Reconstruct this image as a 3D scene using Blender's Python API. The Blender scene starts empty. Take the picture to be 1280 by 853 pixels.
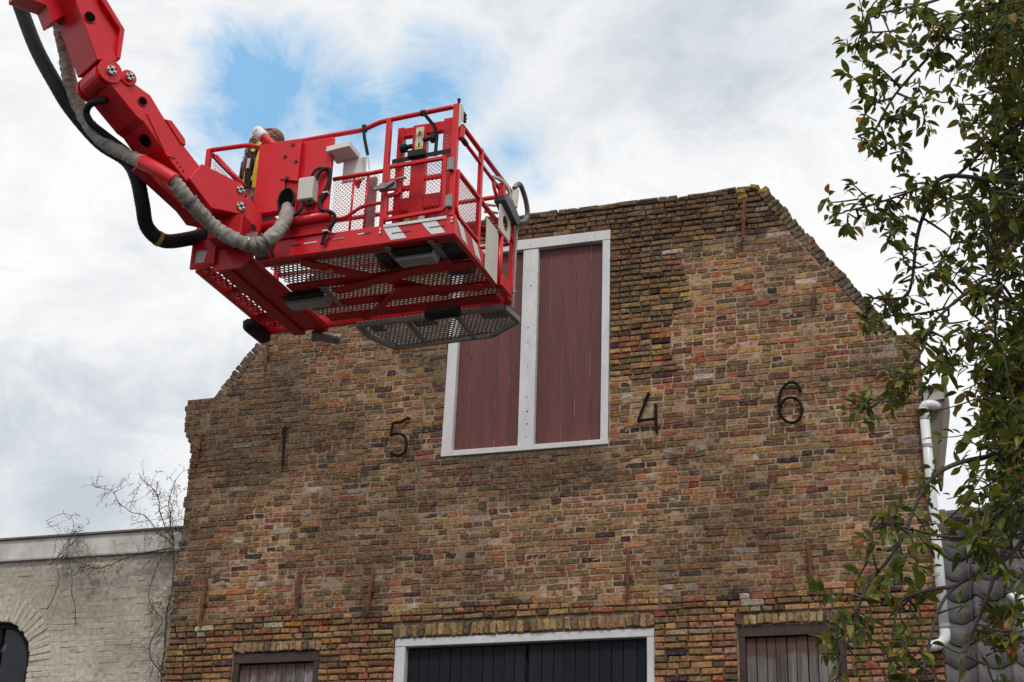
import bpy, bmesh, math, random
from math import sin, cos, pi, radians
from mathutils import Vector, Matrix, noise
R = random.Random(7)
scene = bpy.context.scene
COL = scene.collection

# ---------------------------------------------------------------- camera
CAM = Vector((0.0, -14.5, 1.6))
F_PX = 1946.66
PITCH, ROLL, YAW = radians(23.529), radians(1.9226), radians(18.713)
fw = Vector((-sin(YAW)*cos(PITCH), cos(YAW)*cos(PITCH), sin(PITCH)))
r0 = Vector((cos(YAW), sin(YAW), 0)); u0 = r0.cross(fw)
rt = r0*cos(ROLL) + u0*sin(ROLL); up = u0*cos(ROLL) - r0*sin(ROLL)
cd = bpy.data.cameras.new('camera'); cam = bpy.data.objects.new('camera', cd); COL.objects.link(cam)
cd.sensor_width = 36.0; cd.lens = F_PX*36/1280; cd.clip_start = 0.1; cd.clip_end = 3000
M = Matrix.Identity(4)
for i in range(3):
    M[i][0] = rt[i]; M[i][1] = up[i]; M[i][2] = -fw[i]; M[i][3] = CAM[i]
cam.matrix_world = M
scene.camera = cam
def in_view(p):                      # pixel of a point, used only to count what shows
    d = Vector(p)-CAM; z = d.dot(fw)
    return 640+F_PX*d.dot(rt)/z, 426.5-F_PX*d.dot(up)/z, d.length

# ---------------------------------------------------------------- sky, sun, exposure
scene.view_settings.view_transform = 'Standard'; scene.view_settings.look = 'None'
scene.view_settings.exposure = 0.0; scene.view_settings.gamma = 1.0
SUN_EL, SUN_AZ = radians(54), radians(158)     # azimuth clockwise from +Y: the sun is behind the camera, a little right
w = bpy.data.worlds.new('World'); scene.world = w; w.use_nodes = True
nt = w.node_tree; nt.nodes.clear()
def nn(tree, typ, **kw):
    n = tree.nodes.new(typ)
    for k, v in kw.items():
        if k.startswith('i_'):
            n.inputs[k[2:].replace('_', ' ')].default_value = v
        else:
            setattr(n, k, v)
    return n
def lk(tree, a, b): tree.links.new(a, b)
def mth(tree, op, a, b=None, clamp=False):
    n = tree.nodes.new('ShaderNodeMath'); n.operation = op; n.use_clamp = clamp
    for i, v in enumerate((a, b)):
        if v is None: continue
        if isinstance(v, (int, float)): n.inputs[i].default_value = v
        else: tree.links.new(v, n.inputs[i])
    return n.outputs[0]
def ramp(tree, fac, stops, interp='LINEAR'):
    n = tree.nodes.new('ShaderNodeValToRGB'); n.color_ramp.interpolation = interp
    e = n.color_ramp.elements
    while len(e) < len(stops): e.new(0.5)
    for i, (p, c) in enumerate(stops):
        e[i].position = p; e[i].color = (c, c, c, 1) if isinstance(c, (int, float)) else (*c, 1)
    tree.links.new(fac, n.inputs[0]); return n.outputs[0]
def mixc(tree, fac, a, b, mode='MIX'):
    n = tree.nodes.new('ShaderNodeMix'); n.data_type = 'RGBA'; n.blend_type = mode
    for s, v in ((n.inputs[0], fac), (n.inputs[6], a), (n.inputs[7], b)):
        if isinstance(v, (int, float)): s.default_value = v
        elif isinstance(v, tuple): s.default_value = (*v, 1) if len(v) == 3 else v
        else: tree.links.new(v, s)
    return n.outputs[2]
def noise_n(tree, vec, scale, detail=4, rough=.55, dist=0.0):
    n = nn(tree, 'ShaderNodeTexNoise'); n.inputs['Scale'].default_value = scale
    n.inputs['Detail'].default_value = detail; n.inputs['Roughness'].default_value = rough
    n.inputs['Distortion'].default_value = dist
    if vec is not None: tree.links.new(vec, n.inputs['Vector'])
    return n.outputs[0]

sky = nn(nt, 'ShaderNodeTexSky', sky_type='NISHITA', sun_disc=False, sun_elevation=SUN_EL, sun_rotation=SUN_AZ, ozone_density=1.2)
bgS = nn(nt, 'ShaderNodeBackground', i_Strength=0.15); lk(nt, mixc(nt, .80, sky.outputs[0], (1.5, 3.7, 6.0)), bgS.inputs[0])   # thin bright haze in the blue
tc = nn(nt, 'ShaderNodeTexCoord'); D = tc.outputs['Generated']
def dirpx(x, y): return (fw*F_PX + rt*(x-640) - up*(y-426.5)).normalized()
def blob(d, deg):                    # 1 at direction d, 0 at `deg` away
    vm = nn(nt, 'ShaderNodeVectorMath', operation='DISTANCE'); lk(nt, D, vm.inputs[0]); vm.inputs[1].default_value = d
    return mth(nt, 'SUBTRACT', 1.0, mth(nt, 'DIVIDE', vm.outputs['Value'], radians(deg)), True)
mp = nn(nt, 'ShaderNodeMapping'); mp.inputs['Scale'].default_value = (1, 1, 1.6); lk(nt, D, mp.inputs[0])
nA = noise_n(nt, mp.outputs[0], 5.0, 10, .62, .35)      # cloud body
nB = noise_n(nt, mp.outputs[0], 12.0, 12, .66, .5)     # billows and torn edges
nC = noise_n(nt, mp.outputs[0], 2.3, 4, .5, .2)      # broad light and grey
gap = None
for d, deg, amp in ((dirpx(335, 125), 5.2, 1.0), (dirpx(415, 120), 4.2, .95), (dirpx(530, 105), 4.0, .90), (dirpx(640, 195), 2.6, .62), (dirpx(300, 150), 3.0, .8),
                    (dirpx(-500, 200), 7, .9), (dirpx(1700, -300), 8, .9), (dirpx(600, -900), 9, .9), (dirpx(-200, -900), 7, .8),
                    (Vector((.5, -.7, .6)).normalized(), 12, .9), (Vector((.9, .1, .4)).normalized(), 9, .9), (Vector((-.8, -.5, .5)).normalized(), 10, .9)):
    b = mth(nt, 'MULTIPLY', blob(d, deg), amp)
    gap = b if gap is None else mth(nt, 'MAXIMUM', gap, b)
gv = mth(nt, 'ADD', gap, mth(nt, 'MULTIPLY', mth(nt, 'SUBTRACT', nB, .5), 1.7))
gv = mth(nt, 'ADD', gv, mth(nt, 'MULTIPLY', mth(nt, 'SUBTRACT', nA, .5), .8))
blue = ramp(nt, gv, [(.24, 0.0), (.80, .93)])
t1 = mth(nt, 'ADD', mth(nt, 'MULTIPLY', nA, .55), mth(nt, 'MULTIPLY', nC, .30))
t1 = mth(nt, 'ADD', t1, mth(nt, 'MULTIPLY', nB, .55))
grey = None                                          # thicker, greyer cloud
for d, deg, amp in ((dirpx(830, 40), 9, .24), (dirpx(100, 600), 8, .26), (dirpx(1000, 100), 6, .14)):
    b = mth(nt, 'MULTIPLY', blob(d, deg), amp)
    grey = b if grey is None else mth(nt, 'ADD', grey, b)
t1 = mth(nt, 'SUBTRACT', t1, grey)
cl = ramp(nt, t1, [(.39, (.57, .62, .69)), (.53, (.72, .76, .81)), (.63, (.88, .89, .91)), (.74, (.99, .99, .99))])
bgC = nn(nt, 'ShaderNodeBackground', i_Strength=1.0); lk(nt, cl, bgC.inputs[0])
mx = nn(nt, 'ShaderNodeMixShader'); lk(nt, blue, mx.inputs[0]); lk(nt, bgC.outputs[0], mx.inputs[1]); lk(nt, bgS.outputs[0], mx.inputs[2])
wo = nn(nt, 'ShaderNodeOutputWorld'); lk(nt, mx.outputs[0], wo.inputs[0])
sl = bpy.data.lights.new('sun', 'SUN'); sl.energy = 1.7; sl.angle = radians(10); sl.color = (1.0, .96, .90)
so = bpy.data.objects.new('sun', sl); COL.objects.link(so)
sd = Vector((sin(SUN_AZ)*cos(SUN_EL), cos(SUN_AZ)*cos(SUN_EL), sin(SUN_EL)))
so.rotation_euler = sd.to_track_quat('Z', 'Y').to_euler(); so.location = (0, -30, 40)

# ---------------------------------------------------------------- materials
def mat(name, base, rough=.6, metal=0.0, var=.12, scale=6.0, bump=0.0, bscale=60.0, attr=False, coat=0.0, dirt_or_reflection=None, spec=.5, stretch=None, trans=0.0, top=None, rnd=0.0):
    m = bpy.data.materials.new(name); m.use_nodes = True; t = m.node_tree
    b = t.nodes['Principled BSDF']; geo = nn(t, 'ShaderNodeNewGeometry'); P = geo.outputs['Position']
    if stretch:
        q = nn(t, 'ShaderNodeMapping'); q.inputs['Scale'].default_value = stretch; lk(t, P, q.inputs[0]); P = q.outputs[0]
    if attr:
        a = nn(t, 'ShaderNodeAttribute', attribute_name='col'); c = a.outputs['Color']
    else:
        c = nn(t, 'ShaderNodeRGB'); c.outputs[0].default_value = (*base, 1); c = c.outputs[0]
    n1 = noise_n(t, P, scale, 6, .6)
    k = ramp(t, n1, [(.25, 1-var*1.6), (.75, 1+var*1.2)])
    c = mixc(t, 1.0, c, k, 'MULTIPLY')
    if rnd:                                            # each board or tile has its own tone
        oi = nn(t, 'ShaderNodeObjectInfo'); c = mixc(t, 1.0, c, ramp(t, oi.outputs['Random'], [(0, 1-rnd), (1, 1+rnd)]), 'MULTIPLY')
    if dirt_or_reflection:
        dc, ds, lo, hi, amt = dirt_or_reflection
        f = ramp(t, noise_n(t, P, ds, 7, .65, .3), [(lo, 0.0), (hi, amt)])
        c = mixc(t, f, c, dc)
    if top:                                            # a sheltered upper band that kept its old colour, with a ragged edge
        tcol, zt, amp = top; sx = nn(t, 'ShaderNodeSeparateXYZ'); lk(t, geo.outputs['Position'], sx.inputs[0])
        q = nn(t, 'ShaderNodeMapping'); q.inputs['Scale'].default_value = (9, 9, .8); lk(t, geo.outputs['Position'], q.inputs[0])
        zz = mth(t, 'ADD', sx.outputs[2], mth(t, 'MULTIPLY', mth(t, 'SUBTRACT', noise_n(t, q.outputs[0], 1.0, 5, .7), .5), amp))
        c = mixc(t, ramp(t, mth(t, 'MULTIPLY', mth(t, 'SUBTRACT', zz, zt-.02), 25, True), [(.0, 0.0), (1.0, .85)]), c, tcol)
    lk(t, c, b.inputs['Base Color'])
    b.inputs['Roughness'].default_value = rough; b.inputs['Metallic'].default_value = metal
    b.inputs['Specular IOR Level'].default_value = spec
    if coat: b.inputs['Coat Weight'].default_value = coat; b.inputs['Coat Roughness'].default_value = .12
    if bump:
        bn = nn(t, 'ShaderNodeBump'); bn.inputs['Strength'].default_value = bump; bn.inputs['Distance'].default_value = .01
        lk(t, noise_n(t, P, bscale, 5, .6), bn.inputs['Height']); lk(t, bn.outputs[0], b.inputs['Normal'])
    if trans:
        tb = nn(t, 'ShaderNodeBsdfTranslucent'); lk(t, c, tb.inputs[0])
        ms = nn(t, 'ShaderNodeMixShader'); ms.inputs[0].default_value = trans
        lk(t, b.outputs[0], ms.inputs[1]); lk(t, tb.outputs[0], ms.inputs[2]); lk(t, ms.outputs[0], t.nodes['Material Output'].inputs[0])
    return m
MT = {
 'brick': mat('brick', None, .9, attr=True, var=.42, scale=30, bump=.9, bscale=95, dirt_or_reflection=((.36, .275, .20), 30, .52, .80, .6), spec=.2),
 'mortar': mat('mortar', None, .95, attr=True, var=.34, scale=22, bump=.6, bscale=160, dirt_or_reflection=((.10, .08, .06), 6, .55, .75, .6), spec=.15),
 'limebrick': mat('limewashed brick', None, .9, attr=True, var=.22, scale=22, bump=.5, bscale=120, dirt_or_reflection=((.22, .185, .14), 4, .54, .78, .5), spec=.2),
 'white_wood': mat('white painted wood', (.60, .60, .60), .55, var=.10, scale=8, bump=.25, bscale=50, dirt_or_reflection=((.27, .245, .21), 16, .52, .78, .5), stretch=(1, 1, .30)),
 'maroon': mat('maroon painted planks', (.112, .027, .024), .6, rnd=.09, var=.22, scale=12, bump=.4, bscale=60, stretch=(1, 1, .10), dirt_or_reflection=((.20, .11, .10), 16, .60, .85, .25)),
 'chink': mat('pale board backing', (.27, .16, .145), .8, var=.5, scale=5, stretch=(1, 1, 1.0)),
 'navy': mat('dark navy planks', (.006, .0085, .014), .65, rnd=.35, var=.25, scale=10, bump=.2, bscale=60, stretch=(1, 1, .15), dirt_or_reflection=((.025, .027, .032), 30, .68, .8, .4), spec=.25),
 'oldwood': mat('weathered grey planks', (.190, .165, .165), .85, rnd=.25, var=.45, scale=22, bump=.7, bscale=80, stretch=(1, 1, .05), dirt_or_reflection=((.050, .030, .024), 7, .50, .62, .8), spec=.2, top=((.095, .052, .036), 4.80, .34)),
 'darkwood': mat('dark wood frame', (.050, .030, .026), .8, var=.3, stretch=(.2, 1, 1), bump=.4),
 'rust': mat('rusty iron', (.150, .056, .026), .85, var=.4, scale=18, bump=.5, bscale=90, dirt_or_reflection=((.03, .018, .015), 10, .5, .65, .7)),
 'void': mat('dark hole', (.004, .004, .004), .95, spec=.05),
 'iron': mat('black iron', (.016, .012, .011), .9, spec=.15, var=.3, scale=20, bump=.3, dirt_or_reflection=((.10, .045, .025), 9, .58, .75, .6)),
 'pipe': mat('white plastic pipe', (.66, .67, .68), .35, var=.05, dirt_or_reflection=((.35, .34, .30), 5, .6, .8, .4)),
 'gutter': mat('brown gutter boards', (.16, .125, .095), .7, var=.25, bump=.2),
 'zinc': mat('grey zinc', (.36, .35, .33), .5, var=.15),
 'tile': mat('grey roof tile', (.088, .080, .083), .8, rnd=.22, var=.30, scale=16, bump=.5, dirt_or_reflection=((.15, .145, .12), 9, .56, .75, .5)),
 'plaster': mat('white plaster band', (.58, .56, .53), .85, var=.12, scale=4, bump=.3, dirt_or_reflection=((.22, .20, .17), 3, .48, .75, .6), stretch=(1, 1, .6)),
 'glass': mat('dark window glass', (.006, .009, .016), .12, var=.3, spec=.35, dirt_or_reflection=((.10, .13, .14), 7, .60, .70, .8)),  # pale grey-green mottling paints reflections into the pane colour
 'red': mat('red lift paint', (.60, .007, .016), .38, var=.08, scale=4, coat=.12, spec=.4, dirt_or_reflection=((.30, .012, .014), 7, .60, .80, .45)),
 'reddark': mat('red lift paint darker', (.44, .006, .010), .5, var=.10, scale=6, spec=.25, dirt_or_reflection=((.16, .012, .012), 9, .58, .8, .5)),  # darker, duller red than the main lift paint
 'galv': mat('galvanised steel', (.26, .25, .24), .5, .5, var=.2, scale=20),
 'mesh': mat('grey mesh wire', (.30, .23, .23), .5, .3, var=.2),
 'black': mat('black rubber', (.012, .012, .014), .6, spec=.3, var=.25, scale=12, bump=.15),
 'hose': mat('black ribbed hose', (.009, .011, .017), .65, spec=.35, var=.2, scale=12, bump=.1),
 'sleeve': mat('grey canvas sleeve', (.31, .28, .245), .8, var=.22, scale=9, bump=1.0, bscale=26, dirt_or_reflection=((.09, .08, .075), 7, .52, .75, .6)),
 'white': mat('white paint', (.70, .70, .69), .4, var=.05),
 'cream': mat('cream steel', (.58, .55, .47), .45, var=.06, dirt_or_reflection=((.30, .27, .22), 16, .6, .8, .4)),
 'lampgrey': mat('grey lamp body', (.33, .32, .33), .45, var=.1),
 'boxgrey': mat('pale grey box', (.56, .56, .50), .5, var=.05),
 'slate': mat('dark grey plastic', (.035, .042, .052), .4, var=.15),
 'handle': mat('grey tube', (.15, .145, .14), .4, .4, var=.15),
 'chrome': mat('bright steel', (.55, .53, .48), .3, .9, var=.15, scale=40),
 'amber': mat('amber plastic', (.75, .20, .02), .3, var=.05),
 'yellow': mat('yellow label', (.75, .55, .03), .5, var=.04),
 'paper': mat('pale label', (.70, .68, .55), .5, var=.04),
 'tape': mat('yellow tape band', (.42, .27, .05), .5, var=.1),
 'skin': mat('skin', (.42, .22, .15), .5, var=.06),
 'hair': mat('auburn hair', (.23, .10, .045), .5, var=.35, scale=60),
 'jacket': mat('dark jacket', (.022, .022, .025), .8, var=.2, bump=.4, bscale=25),
 'hivis': mat('yellow webbing', (.62, .42, .015), .6, var=.08),
 'silver': mat('silver tape', (.50, .50, .52), .35, var=.06),
 'limevis': mat('hi-vis yellow green cloth', (.50, .62, .03), .7, var=.12, bump=.5, bscale=18),
 'hatfelt': mat('brown felt', (.19, .10, .065), .8, var=.15),
 'bark': mat('bark', (.075, .058, .048), .9, var=.3, scale=30, bump=.7, bscale=90),
 'leaf': mat('leaf', None, .5, attr=True, var=.25, scale=60, trans=.40, spec=.4),
 'vine': mat('bare vine stem', (.060, .044, .040), .85, var=.3, scale=30),
 'bud': mat('dry vine leaf', (.17, .14, .06), .8, var=.3, scale=30),
 'ground': mat('ground', (.042, .040, .038), .9, var=.2, scale=2, bump=.4, bscale=20),
 'mortarbed': mat('dark mortar bed', (.16, .12, .085), .95, var=.3, scale=12, bump=.4),
 'roofsheet': mat('old roof', (.09, .06, .05), .9, var=.3),
}

# ---------------------------------------------------------------- mesh kit
ORG = {}
def tag(o, label=None, cat=None, group=None, kind=None):
    for k, v in (('label', label), ('category', cat), ('group', group), ('kind', kind)):
        if v: o[k] = v
    return o
def thing(name, loc, label, cat, group=None, rotz=0.0):
    o = bpy.data.objects.new(name, None); COL.objects.link(o); o.location = loc; o.rotation_euler = (0, 0, rotz)
    o.empty_display_size = .2
    ORG[o.name] = Vector(loc); return tag(o, label, cat, group)
class MB:
    def __init__(s): s.v = []; s.f = []; s.c = []; s.cur = None
    def add(s, vs, fs, col=None):
        n = len(s.v); s.v.extend([tuple(p) for p in vs]); s.f.extend([tuple(i+n for i in f) for f in fs])
        if col is not None: s.c.extend([col]*len(fs))
        return s
    def box(s, c, size, m=None):
        x, y, z = [a/2 for a in size]; c = Vector(c)
        vs = [Vector((i*x, j*y, k*z)) for k in (-1, 1) for j in (-1, 1) for i in (-1, 1)]
        if m is not None: vs = [m @ p for p in vs]
        return s.add([c+p for p in vs], [(0,2,3,1),(4,5,7,6),(0,1,5,4),(2,6,7,3),(0,4,6,2),(1,3,7,5)])
    def span(s, a, b):
        return s.box([(p+q)/2 for p, q in zip(a, b)], [abs(q-p) for p, q in zip(a, b)])
    def bar(s, a, b, w, h, upv=(0, 0, 1)):
        a, b = Vector(a), Vector(b); d = (b-a).normalized(); u = Vector(upv)
        if abs(d.dot(u)) > .99: u = Vector((0, 1, 0))
        x = d.cross(u).normalized()*w/2; y = x.cross(d).normalized()*h/2
        vs = [p+i*x+j*y for p in (a, b) for i, j in ((-1,-1),(1,-1),(1,1),(-1,1))]
        return s.add(vs, [(3,2,1,0),(4,5,6,7),(0,1,5,4),(1,2,6,5),(2,3,7,6),(3,0,4,7)])
    def prism(s, poly, fr, t0, t1):       # fr(u, v, t) -> point
        n = len(poly)
        vs = [fr(u, v, t0) for u, v in poly] + [fr(u, v, t1) for u, v in poly]
        return s.add(vs, [tuple(range(n-1, -1, -1)), tuple(range(n, 2*n))] + [(i, (i+1) % n, n+(i+1) % n, n+i) for i in range(n)])
    def tube(s, pts, r, n=10, caps=True, closed=False, wob=0.0, freq=9.0):
        pts = [Vector(p) for p in pts]; m = len(pts); rad = r if callable(r) else (lambda t: r)
        rings = []; nrm = None; L = 0.0
        for i, p in enumerate(pts):
            if closed: t = pts[(i+1) % m]-pts[i-1]
            else: t = pts[min(i+1, m-1)]-pts[max(i-1, 0)]
            t.normalize()
            if nrm is None:
                nrm = t.orthogonal().normalized()
            else: nrm = (nrm - t*nrm.dot(t)).normalized()
            bn = t.cross(nrm); rr = rad(i/(m-1) if m > 1 else 0)
            if i: L += (p-pts[i-1]).length
            ring = []
            for k in range(n):
                a = 2*pi*k/n; q = rr
                if wob: q *= 1+wob*noise.noise(Vector((L*freq*2.2+cos(a)*1.1, sin(a)*1.4, cos(a)*1.4+3.3)))
                ring.append(p+nrm*cos(a)*q+bn*sin(a)*q)
            rings.append(ring)
        fs = []; e = m if closed else m-1
        for i in range(e):
            j = (i+1) % m
            for k in range(n):
                l = (k+1) % n; fs.append((i*n+k, i*n+l, j*n+l, j*n+k))
        if caps and not closed: fs += [tuple(range(n-1, -1, -1)), tuple(range((m-1)*n, m*n))]
        return s.add([p for g in rings for p in g], fs)
    def cyl(s, a, b, r0, r1=None, n=16):
        r1 = r0 if r1 is None else r1
        return s.tube([a, b], lambda t: r0+(r1-r0)*t, n)
    def build(s, name, m, parent=None, smooth=False, bevel=0.0, local=False, segs=2, auto=None):
        me = bpy.data.meshes.new(name)
        v = s.v
        if parent is not None and not local:
            o0 = ORG[parent.name]; v = [(p[0]-o0.x, p[1]-o0.y, p[2]-o0.z) for p in v]
        me.from_pydata(v, [], s.f)
        if s.c:
            a = me.attributes.new('col', 'FLOAT_COLOR', 'FACE')
            a.data.foreach_set('color', [q for c in s.c for q in (*c, 1.0)])
        if smooth: me.polygons.foreach_set('use_smooth', [True]*len(me.polygons))
        if not local or True:
            me.update()
        if s.f and not s.c:
            bm = bmesh.new(); bm.from_mesh(me); bmesh.ops.recalc_face_normals(bm, faces=bm.faces); bm.to_mesh(me); bm.free()
        me.materials.append(MT[m])
        o = bpy.data.objects.new(name, me); COL.objects.link(o)
        if parent is not None:
            o.parent = parent; ORG[o.name] = ORG[parent.name]
        if bevel:
            b = o.modifiers.new('bevel', 'BEVEL'); b.width = bevel; b.segments = segs; b.limit_method = 'ANGLE'; b.angle_limit = radians(40)
            b.harden_normals = False
        return o
def smoothpath(pts, k=6):                 # Catmull-Rom
    pts = [Vector(p) for p in pts]; out = []
    for i in range(len(pts)-1):
        p0, p1, p2, p3 = pts[max(i-1, 0)], pts[i], pts[i+1], pts[min(i+2, len(pts)-1)]
        for j in range(k):
            t = j/k
            out.append(.5*((2*p1)+(p2-p0)*t+(2*p0-5*p1+4*p2-p3)*t*t+(3*p1-p0-3*p2+p3)*t**3))
    out.append(pts[-1]); return out
def nz(x, z, s, o=0.0): return noise.noise(Vector((x*s+o, z*s-o*.7, o*1.3)))

# ---------------------------------------------------------------- ground
g = MB(); g.add([(-600, -600, 0), (600, -600, 0), (600, 600, 0), (-600, 600, 0)], [(0, 1, 2, 3)])
tag(g.build('ground', 'ground'), kind='structure')

# ================================================================ brick gable building
BLD = thing('brick_building', (-4.74, .2, 0), 'tall weathered brown brick gable with a maroon hatch and iron numerals', 'building')
OPEN = [(-5.655, -3.826, 7.005, 9.468), (-6.058, -3.371, -1, 5.100), (-7.873, -6.878, -1, 5.013), (-2.572, -1.570, -1, 5.080)]
SOLD = [(-6.085, -3.375, 5.104, 5.232), (-7.88, -6.87, 5.017, 5.118), (-2.585, -1.55, 5.084, 5.180)]
COURSE = .0636
LS0, LS1 = (-8.43, 7.93), (-7.09, 9.73)           # left slope
RS0, RS1 = (-.925, 7.93), (-2.165, 9.76)          # right slope
def sl_x(z, a, b): return a[0]+(b[0]-a[0])*(z-a[1])/(b[1]-a[1])
def edges(z, inset=.13):
    if z < 7.42: l = -8.66
    elif z < 7.60: l = -8.66-.125*min(1, (z-7.40)/.15)
    elif z < 7.93: l = -8.785
    else: l = sl_x(z, LS0, LS1)+inset
    r = -.706 if z < 7.89 else sl_x(z, RS0, RS1)-inset
    return l, r
def deep(x, z):                                   # 1 where the joints are washed out
    d = 0.0
    e = 5.40+.06*nz(x, 0, .9, 3)
    d = max(d, min(1, max(0, (e-z)/.05)))
    zt = 9.12+.22*nz(x, 0, 1.1, 9)
    if x > -5.9: d = max(d, .8*min(1, max(0, (z-zt)/.25))) if x < -1.72+.25*nz(z, x, 2.0, 4) else d
    if -3.85 < x < -3.1+.3*nz(x, z, 2, 5) and z > 7.7: d = max(d, .7)
    return d
SOOT = [(-4.35, 6.85, .50, 1.5), (-3.95, 6.72, .42, 1.4), (-5.05, 6.90, .45, 1.2), (-4.7, 6.6, .4, .8), (-5.95, 7.15, .38, .9), (-8.3, 7.7, .7, .7), (-7.6, 8.2, .8, .7), (-8.0, 7.1, .5, .5), (-3.4, 9.58, .5, .7),
        (-2.6, 9.5, .45, .7), (-2.35, 9.2, .35, .6), (-1.75, 8.3, .3, .5), (-4.4, 5.9, .5, .5), (-6.9, 6.4, .5, .5), (-1.2, 7.6, .5, .6), (-8.5, 6.4, .4, .6), (-2.3, 8.0, .5, .35)]
def grime(x, z):                                  # soot and damp staining, 0 clean to 1 dark
    g_ = .30+.85*nz(x, z, .8, 1.5)+.55*nz(x, z, 2.6, 6.1)
    g_ += .55*max(0, min(1, (-5.4-x)/1.6))*max(0, min(1, (z-6.2)/1.2))          # left shoulder
    if -6.3 < x < -3.7 and 6.35 < z < 7.0: g_ += 1.3*max(0, 1-abs(x+5.0)/1.4)*(z-6.35)/.65*(.8+.6*nz(x, 0, 4, 2))   # streak below the sill
    for sx, sz, sr, sa in SOOT: g_ += sa*max(0, 1-math.hypot((x-sx), (z-sz)*1.3)/sr)*(1+.9*nz(x, z, 5, 11))
    g_ += .55*max(0, min(1, (z-9.35)/.3))
    g_ += .35*max(0, min(1, (-x-7.9)/.7))
    g_ -= .30*max(0, min(1, (5.5-z)/.3))
    g_ -= .35*max(0, 1-abs(x+2.8)/1.4)*max(0, 1-abs(z-7.9)/1.3)
    return max(0, min(1, g_))
PAL = [((.310, .172, .072), 22), ((.215, .130, .064), 18), ((.375, .222, .085), 12), ((.150, .098, .055), 13), ((.380, .180, .088), 13), ((.300, .110, .060), 9),
       ((.210, .070, .044), 7), ((.400, .125, .052), 2.5), ((.350, .215, .135), 9), ((.085, .042, .040), 3.0), ((.046, .036, .035), 1.7), ((.50, .43, .36), 1.2), ((.33, .14, .026), 1.2)]
PALX = [c for c, _ in PAL]; PALW = [k for _, k in PAL]
def brick_col(x, z, rr):
    wts = list(PALW)
    if 6.6 < z < 7.3: wts[9] *= 2.4; wts[10] *= 1.6
    if z < 6.2 : wts[4] *= 1.5; wts[5] *= 1.4
    if z < 5.4: wts[2] *= 1.7; wts[3] *= .6
    c = rr.choices(PALX, wts)[0]
    k = rr.uniform(.66, 1.16); g_ = grime(x, z)
    c = [a*k*(1+rr.uniform(-.08, .08)) for a in c]
    d = (.072, .050, .034)
    return tuple(a*(1-.70*g_)+b*.70*g_ for a, b in zip(c, d))
def brick_shape(w_, h_, p, dep, ch, rr, cut=.055):
    """irregular hand-made brick about its centre, face toward -Y; 8-gon outline so corners are knocked off"""
    hw, hh = w_/2, h_/2; cx_ = min(cut*h_*2, hw*.4); cz_ = cut*h_*1.6
    ring = [(-hw+cx_, -hh), (hw-cx_, -hh), (hw, -hh+cz_), (hw, hh-cz_), (hw-cx_, hh), (-hw+cx_, hh), (-hw, hh-cz_), (-hw, -hh+cz_)]
    ja = h_*.095
    j = [(a+rr.uniform(-ja, ja), b+rr.uniform(-ja, ja)) for a, b in ring]
    vs = [(a, dep, b) for a, b in j]+[(a, -p+ch, b) for a, b in j]
    fi = max(.3, 1-2*ch/h_); fx = 1-2*ch/w_
    tx, tz = rr.uniform(-.02, .02), rr.uniform(-.03, .03)
    vs += [(a*fx+rr.uniform(-ja, ja)*.5, -p+a*tx+b*tz+rr.uniform(-.0015, .0015), b*fi) for a, b in j]
    fs = []
    for q in (0, 8):
        for i in range(8):
            k = (i+1) % 8; fs.append((q+i, q+k, q+8+k, q+8+i))
    fs += [(16, 17, 18, 19), (16, 19, 20, 23), (20, 21, 22, 23)]
    return vs, fs
def fill(x0, x1, hp, rr, st=.2095, hd=.0985, jn=.0115):
    out = []; x = x0; first = True
    while x1-x > .045:
        Lb = (hd if rr.random() < hp else st)*rr.uniform(.95, 1.05)
        if first and rr.random() < .5: Lb = hd*rr.uniform(.6, 1.3)
        first = False
        rem = x1-x
        if rem < st*1.28 and rem < Lb+jn+.07: Lb = rem
        elif rem-Lb-jn < .05: Lb = rem
        out.append((x, x+Lb)); x += Lb+jn*rr.uniform(.7, 1.5)
    return out
bricks = []       # (centre, w, h, rot, protrusion, depth, chamfer, colour)
rb = random.Random(21)
k = 0; z = 4.18-COURSE*9
while z < 9.745:
    zc = z+COURSE/2; l, r = edges(zc)
    cuts = []
    for a, b, c, d in OPEN+SOLD:
        if c-.012 < zc < d+.012: cuts.append((a, b))
    cuts.sort(); ivs = []; x = l
    for a, b in cuts:
        if a > x: ivs.append((x, a-.004))
        x = max(x, b+.004)
    ivs.append((x, r))
    hp = .88 if k % 2 else .24
    if z > 9.70: hp = .35
    for a, b in ivs:
        if b-a < .05: continue
        for p, q in fill(a, b, hp, rb):
            xc = (p+q)/2; dp = deep(xc, zc)
            wav = .006*nz(xc, zc, .7, 2)+.003*nz(xc, zc, 2.5, 8); sl_ = (.006*.7)*nz(xc, zc, 1.1, 5)*2+rb.uniform(-.008, .008)*(1+2*dp)
            h_ = (COURSE-.0112)*rb.uniform(.90, 1.08)
            if z > 9.66:
                if rb.random() < .05: continue
                wav += rb.uniform(-.012, .016); sl_ += rb.uniform(-.03, .03)
            pr = .006+rb.uniform(-.004, .006)+dp*rb.uniform(.0, .014)
            edge = xc-l < .16 or r-xc < .16 or z > 9.6
            ww = q-p
            if xc-l < .16 and z < 7.9: p2 = p-rb.uniform(-.02, .02); ww = q-p2; xc = (q+p2)/2
            bricks.append((Vector((xc, 0, zc+wav)), ww, h_, sl_, pr, .26 if edge else .07, (.0035+.0045*dp)*rb.uniform(.7, 1.5), brick_col(xc, zc, rb)))
    z += COURSE; k += 1
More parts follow.
